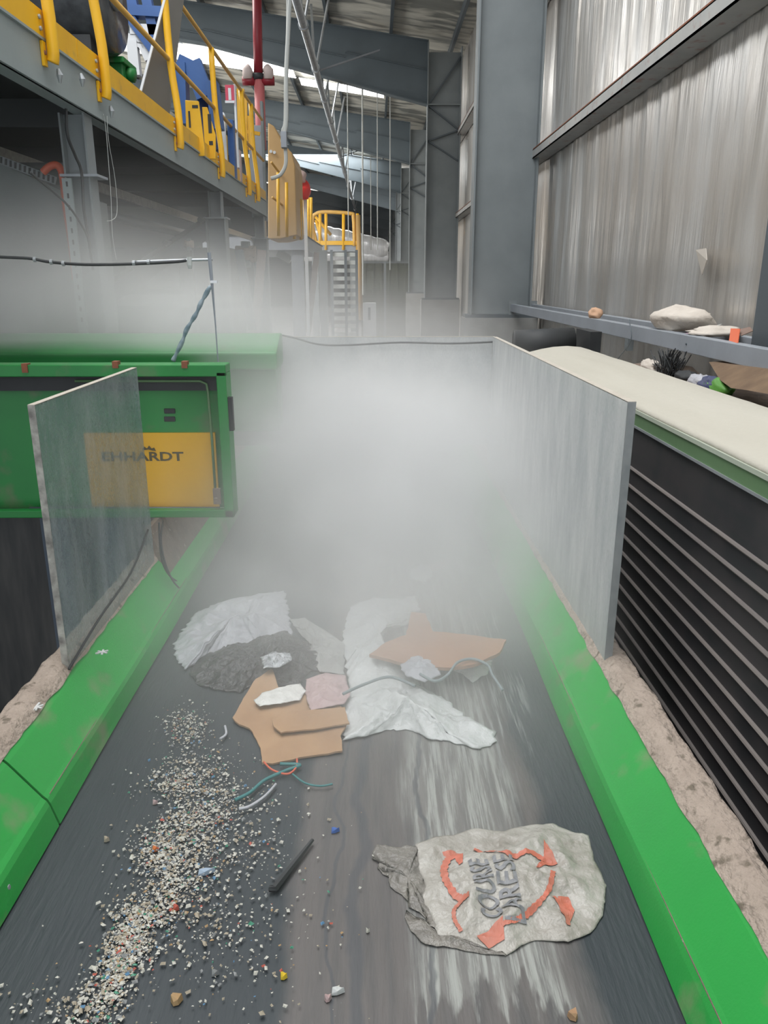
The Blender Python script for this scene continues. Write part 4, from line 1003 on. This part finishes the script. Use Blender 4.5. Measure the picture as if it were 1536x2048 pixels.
# yellow gate at end of the walkway, and uprights
t = thing('safety_gate', 'yellow gate frame across the end of the walkway', 'gate', (-2.1, 12.9, ZTm))
for px0, py0, px1, py1, wd in ((481, 178, 484, 270, .11), (490, 195, 492, 300, .06), (499, 232, 502, 300, .06), (485, 262, 520, 268, .04), (470, 262, 474, 300, .05)):
    MB().beam(PX(px0, py0, y=12.7), PX(px1, py1, y=12.7), wd, .05).build('bar', yellow, t)
a = PX(481, 305, y=12.9); b_ = PX(535, 425, y=12.9)
t = thing('column_casing', 'grey upright casing at the end of the walkway', 'casing', (a.x, 13.8, ZTm))
MB().box((a.x, 13.78, ZTm-.25), (-1.84, 13.9, 3.75)).build('panel', steel_light, t)
MB().box((-1.84, 13.76, ZTm-.3), (-1.80, 13.9, 4.1)).build('corner_post', steel, t)

# red riser pipe
rp = thing('red_riser_pipe', 'dark red vertical riser pipe with valve, hanging from the roof beside the walkway', 'pipe', PX(519, 300, y=14.2))
P = [PX(513, -60, y=14.2), PX(515, 60, y=14.2), PX(517, 155, y=14.2)]
MB().tube(P, .075, 14).build('upper_pipe', redp, rp, smooth=True)
MB().tube([PX(518, 150, y=14.2), PX(522, 275, y=14.2), PX(523, 300, y=14.2)], .085, 14).build('lower_pipe', pinkred, rp, smooth=True)
MB().tube([PX(517, 148, y=14.2), PX(517.5, 160, y=14.2)], .10, 14).build('coupling', black, rp, smooth=True)
p = PX(517, 162, y=14.2)
for s in (-1, 1):
    MB().tube([p+Vector((s*.06, 0, 0)), p+Vector((s*.26, 0, 0))], .07, 12).build('flange', redp, rp, smooth=True)
    MB().tube([p+Vector((s*.17, -.02, .02)), p+Vector((s*.17, -.02, .15)), p+Vector((s*.14, 0, .17))], .085, 12).build('dusty_cap', mat('dusty_pink%d' % s, (.60, .50, .47), .8), rp, smooth=True)
# pale hose bundle
hb = thing('hose_bundle', 'pale hanging hose bundle curving back to the walkway end', 'hose', PX(570, 300, y=12.6))
P = [PX(px, py, y=12.6) for px, py in ((583, -60), (577, 60), (573, 150), (573, 240), (568, 275), (571, 300), (571, 330), (560, 350), (542, 357))]
MB().tube(smoothpath(P), .028, 8).build('hose', hosem, hb, smooth=True)
P = [PX(px, py, y=12.65) for px, py in ((576, -60), (575, 60), (571, 150), (570, 240), (565, 262), (564, 285))]
MB().tube(smoothpath(P), .022, 8).build('hose', hosem, hb, smooth=True)
a = PX(562, 264, y=12.58); b_ = PX(575, 297, y=12.58); MB().box((a.x, 12.5, b_.z), (b_.x, 12.62, a.z)).build('junction_box', steel_light, hb, bevel=.01)

# overhead conduit pipe along the hall with hangers
oh = thing('overhead_pipe', 'long pale pipe hung under the roof along the hall', 'pipe', (-1.29, 30, 5.85))
PXo = -1.29; PZo = 5.80
MB().tube([(PXo, 8.0, PZo), (PXo, 83, PZo)], .075, 12).build('pipe', galv, oh, smooth=True)
for y in (16, 19.0, 22.0, 25.0, 28.2, 31.5, 36, 41, 47, 54):
    mb = MB()
    mb.beam((PXo+.02, y, PZo+.05), (PXo+.30, y+.2, roof_z(PXo)-.2), .05, .03); mb.beam((PXo-.02, y, PZo+.05), (PXo-.10, y+.5, roof_z(PXo)-.2), .05, .03)
    mb.tube([(PXo, y-.04, PZo), (PXo, y+.04, PZo)], .10, 10); mb.build('hanger', galv, oh)
for y in (19.2, 31.7): MB().beam((PXo, y, PZo-.02), (PXo+1.4, y+.6, PZo+.55), .10, .03).build('side_brace', steel_light, oh)
# drop wires
for k, (px, y0, y1, lab) in enumerate(((954, 0, 0, ''),)): pass
wl = ['leftmost', 'second from left', 'middle', 'second from right', 'rightmost']
for k, (px, py0, py1, Y) in enumerate(((697, 350, 480, 26), (726, 350, 590, 26), (742, 440, 500, 33), (755, 355, 500, 26), (780, 330, 540, 24))):
    tag(MB().tube([Vector((PX(px, py0, y=Y).x, Y, roof_z(PX(px, py0, y=Y).x))), PX(px, py1, y=Y)], .018 if k != 1 else .03, 6).build('drop_wire', hosem), 'thin pale wire hanging from the roof over the aisle, '+wl[k], 'wire', 'wires over the aisle')

# ================================================================ BEYOND THE MEZZANINE
# tan conveyor hood
th = thing('tan_hood', 'tan curved conveyor hood rising beyond the end of the walkway', 'hood', (-2.2, 17, ZTm))
P = [(a, b) for a, b in ((536, 245), (548, 252), (566, 285), (584, 306), (590, 330), (594, 470), (560, 478), (536, 478))]
W = [PX(a, b, y=16.6) for a, b in P]
MB().prism([(p.x, p.z) for p in W], 'y', 16.6, 18.2).build('casing', tan, th, bevel=.02)
MB().box((-2.5, 17.2, FZ), (-2.3, 17.4, 2.7)).build('support_leg', steel, th)
for px, py in ((542, 303), (549, 305)): p = PX(px, py, y=16.58); MB().tube([p, p+Vector((0, -.02, 0))], .03, 8).build('rivet', whitep, th)
pl = thing('far_platform', 'grey steel platform beyond the walkway, on wide columns', 'platform', (-2.2, 20, FZ))
a = PX(550, 473, y=19.9); b_ = PX(612, 500, y=19.9); 
MB().box((-4.2, 19.9, b_.z), (b_.x, 26, a.z)).build('edge_beam', steel_light, pl)
MB().box((-4.2, 19.88, a.z), (b_.x+.02, 26, a.z+.03)).build('deck', deckm, pl)
for x0, x1 in ((585, 609), (640, 655)):
    u = PX(x0, 600, y=20); v = PX(x1, 600, y=20); MB().box((u.x, 20.0, FZ), (v.x, 20.25, b_.z if x0 < 600 else b_.z)).build('column', steel_light if x0 < 600 else steel, pl)
MB().beam(PX(634, 505, y=20.4), PX(616, 665, y=20.4), .14, .12).build('slanted_leg', mat('pinkgrey2', (.42, .36, .33), .7), pl)
MB().beam(PX(556, 505, y=21), PX(582, 520, y=21), .2, .2).build('cross_pipe', hosem, pl)
g2 = thing('guardrail', 'yellow guardrail in front of the tan hood', 'guardrail', PX(570, 480, y=15.8), 'yellow guardrails on the walkway')
for (x0, y0), (x1, y1) in (((543, 325), (601, 400)), ((545, 395), (604, 440))):
    MB().tube([PX(x0, y0, y=15.8), PX(x1, y1, y=18.6)], .022, 8).build('rail', yellow_d, g2, smooth=True)
for k, (px, y0, y1) in enumerate(((556, 345, 472), (573, 365, 474), (588, 385, 478), (545, 330, 470), (601, 398, 480))):
    MB().tube([PX(px, y0, y=15.8+.55*k*.8), PX(px+1, y1, y=15.8+.55*k*.8)], .032, 8).build('post', yellow, g2, smooth=True)
# red bag on white post
rb = thing('warning_post', 'white post carrying a red plastic bag beside the far platform', 'post', PX(613, 520, y=19))
u = PX(606, 390, y=19); v = PX(616, 520, y=19); MB().box((u.x, 19, FZ), (v.x, 19.1, u.z)).build('post', whitep, rb)
c = PX(603, 378, y=18.9)
tag(blob('red_bag', 603, 382, c.x, .20, .16, .24, redbag, 'bright red plastic bag tied to the white post', 'plastic bag', 7., .3), None, None)
tag(blob('pale_bag', 599, 355, c.x-.03, .14, .13, .16, mat('pale_pink', (.60, .46, .44), .7), 'pale pink plastic bag above the red bag', 'plastic bag', 8., .3), None, None)
# far platform with curved guardrail
fp = thing('end_platform', 'far small platform with yellow curved guardrail in the aisle', 'platform', PX(665, 500, y=32))
a = PX(624, 490, y=31.5); b_ = PX(718, 503, y=31.5)
MB().box((a.x-2, 31.5, b_.z), (b_.x, 34, a.z)).build('deck', steel_light, fp)
MB().box((a.x, 31.45, a.z), (b_.x, 31.5, a.z+.15)).build('toe_plate', yellow, fp)
top = [PX(px, py, y=31.5) for px, py in ((626, 490), (625, 440), (632, 428), (650, 424), (700, 427), (707, 436), (709, 492))]
MB().tube(smoothpath(top, 4), .07, 8).build('hoop_rail', yellow_d, fp, smooth=True)
for px in (640, 652, 687, 715): MB().tube([PX(px, 427, y=31.5), PX(px, 500, y=31.5)], .06, 8).build('post', yellow, fp, smooth=True)
for a0, b0 in (((626, 428), (662, 470)), ((632, 440), (646, 492)), ((618, 425), (636, 495)), ((612, 420), (614, 495)), ((624, 432), (628, 495))):
    MB().tube([PX(*a0, y=32.5), PX(*b0, y=32.5)], .06, 8).build('rail', yellow, fp, smooth=True)
MB().tube([PX(716, 430, y=31.4), PX(722, 640, y=31.4)], .09, 8).build('corner_pipe', mat('brown_yellow', (.42, .26, .09), .6), fp, smooth=True)
for px in (630, 706): u = PX(px, 510, y=31.8); MB().box((u.x-.12, 31.7, FZ), (u.x+.12, 31.95, b_.z)).build('column', steel, fp)
u = PX(598, 405, y=24); v = PX(606, 478, y=24)
t = thing('yellow_ladder', 'yellow caged ladder beyond the red bag', 'ladder', PX(610, 480, y=26))
for px in (600, 608, 617, 622): MB().tube([PX(px, 395, y=26), PX(px, 492, y=26)], .05, 8).build('stile', yellow, t, smooth=True)
for py in (410, 430, 450, 470): MB().tube([PX(600, py, y=26), PX(622, py+6, y=26)], .035, 8).build('rung', yellow, t, smooth=True)
# stair / louvre stack
st = thing('louvred_stack', 'pale horizontal slatted stair under the far yellow platform', 'stair', PX(690, 680, y=30))
for k in range(12):
    u = PX(664, 505+k*16, y=30); v = PX(712, 513+k*16, y=30)
    MB().box((u.x, 30+k*.02, v.z), (v.x, 30.3, u.z)).build('tread', hosem, st)
for px in (663, 691, 713): u = PX(px, 500, y=29.98); MB().box((u.x-.05, 29.9, FZ), (u.x+.05, 29.97, u.z)).build('stringer', steel_dark, st)
# ducts
du = thing('silver_duct', 'bright silver wrapped duct across the far end of the aisle', 'duct', PX(700, 500, y=36))
P = [PX(px, py, y=36) for px, py in ((560, 440), (640, 470), (700, 482), (776, 501))]
n = []
for a_, b2 in zip(P[:-1], P[1:]):
    for k in range(10): n.append(a_+(b2-a_)*k/10)
n.append(P[-1]); MB().tube(n, .42, 20, taper=[1+.05*math.sin(i*2.1) for i in range(len(n)-1)]+[.75]).build('wrapping', ductm, du, smooth=True)
P = [PX(px, py, y=36) for px, py in ((600, 512), (720, 512), (777, 513))]
d2 = thing('silver_duct', 'thinner silver duct just below the wrapped duct', 'duct', P[1])
MB().tube(smoothpath(P, 8), .22, 18).build('wrapping', ductm, d2, smooth=True)
for px in (640, 770): u = PX(px, 520, y=36.0); MB().box((u.x-.05, 35.95, FZ), (u.x+.05, 36.05, u.z-.05)).build('stand', steel, d2)
# olive panel and cabinet
a = PX(722, 522, y=37); b_ = PX(818, 522, y=37)
oc = thing('olive_container', 'dull olive green container standing at the end of the aisle', 'container', ((a.x+b_.x)/2, 39, FZ))
MB().box((a.x, 37, FZ), (b_.x, 40, a.z)).build('shell', olive, oc)
MB().box((a.x, 36.95, a.z-.1), (b_.x, 37, a.z)).build('top_rail', steel, oc)
for k in range(6): xx = a.x+(b_.x-a.x)*(k+.5)/6; MB().box((xx-.04, 36.95, FZ), (xx+.04, 37, a.z-.1)).build('rib', olive, oc)
a = PX(726, 606, y=22); b_ = PX(752, 606, y=22)
cb = thing('white_cabinet', 'small white cabinet with dark slot standing in the misty aisle', 'cabinet', ((a.x+b_.x)/2, 22.2, FZ))
MB().box((a.x, 22, FZ), (b_.x, 22.4, a.z)).build('body', whitep, cb, bevel=.01)
u = PX(736, 615, y=21.98); v = PX(741, 640, y=21.98); MB().box((u.x, 21.98, v.z), (v.x, 22.0, u.z)).build('slot', steel_dark, cb)

# ================================================================ MIST
def mist(name, label, lo, hi, blobs, nscale, nmin, nmax, rate, color=(.935, .925, .905), aniso=.0, base=0.):
    mb = MB().box(lo, hi); c = Vector(((lo[0]+hi[0])/2, (lo[1]+hi[1])/2, lo[2]))
    m = bpy.data.materials.new(name); m.use_nodes = True; nt = m.node_tree; nt.nodes.clear()
    out = nn(nt, 'ShaderNodeOutputMaterial'); vol = nn(nt, 'ShaderNodeVolumeScatter'); vol.inputs['Color'].default_value = (*color, 1); vol.inputs['Anisotropy'].default_value = aniso
    nt.links.new(vol.outputs[0], out.inputs['Volume'])
    tc = nn(nt, 'ShaderNodeTexCoord'); tot = None
    def ma(op, a, b=None):
        x = nn(nt, 'ShaderNodeMath', operation=op)
        for i, v in ((0, a), (1, b)):
            if v is None: continue
            if isinstance(v, (int, float)): x.inputs[i].default_value = v
            else: nt.links.new(v, x.inputs[i])
        return x.outputs[0]
    for (ctr, sig, amp) in blobs:
        s1 = nn(nt, 'ShaderNodeVectorMath', operation='SUBTRACT'); nt.links.new(tc.outputs['Object'], s1.inputs[0]); s1.inputs[1].default_value = Vector(ctr)-c
        s2 = nn(nt, 'ShaderNodeVectorMath', operation='DIVIDE'); nt.links.new(s1.outputs[0], s2.inputs[0]); s2.inputs[1].default_value = sig
        s3 = nn(nt, 'ShaderNodeVectorMath', operation='DOT_PRODUCT'); nt.links.new(s2.outputs[0], s3.inputs[0]); nt.links.new(s2.outputs[0], s3.inputs[1])
        g = ma('MULTIPLY', ma('POWER', 2.718, ma('MULTIPLY', s3.outputs['Value'], -1.)), amp)
        tot = g if tot is None else ma('ADD', tot, g)
    t = nn(nt, 'ShaderNodeTexNoise'); t.inputs['Scale'].default_value = nscale; t.inputs['Detail'].default_value = 3; nt.links.new(tc.outputs['Object'], t.inputs[0])
    r = nn(nt, 'ShaderNodeMapRange'); r.inputs[1].default_value = .35; r.inputs[2].default_value = .65; r.inputs[3].default_value = nmin; r.inputs[4].default_value = nmax
    nt.links.new(t.outputs[0], r.inputs[0])
    d = ma('MULTIPLY', tot, r.outputs[0])
    if base: d = ma('ADD', d, base)
    nt.links.new(d, vol.inputs['Density'])
    m.cycles.volume_step_rate = rate
    o = mb.build(name, m); tag(o, label, 'mist', kind='stuff'); return o
mist('mist_cloud', 'dense white water mist hanging over the belt between the clear panels', (-.93, 1.3, .012), (.712, 4.775, 1.22),
     [((.20, 3.75, .42), (.60, .85, .36), 4.4), ((0, 2.75, .14), (.75, .70, .27), 1.6), ((-.45, 4.2, .50), (.5, .5, .40), 2.6), ((0, 1.9, .0), (.8, .6, .30), .18)], 2.2, .6, 1.35, 2.0)
mist('mist_bank', 'thin drifting mist above the green machines at the left', (-3.9, 3.45, 1.02), (-.2, 6.0, 2.3),
     [((-2.5, 4.4, 1.18), (1.5, .8, .42), 1.2), ((-.85, 3.9, 1.15), (.35, .35, .22), 1.6)], 1.6, .45, 1.5, 2.5)
mist('mist_bank', 'thin mist drifting low behind the back panel under the roof columns', (-2.2, 5.3, -1.2), (1.0, 11, 2.4),
     [((-.4, 7.5, .75), (1.5, 1.8, .50), .42)], 1.2, .5, 1.5, 3.0)
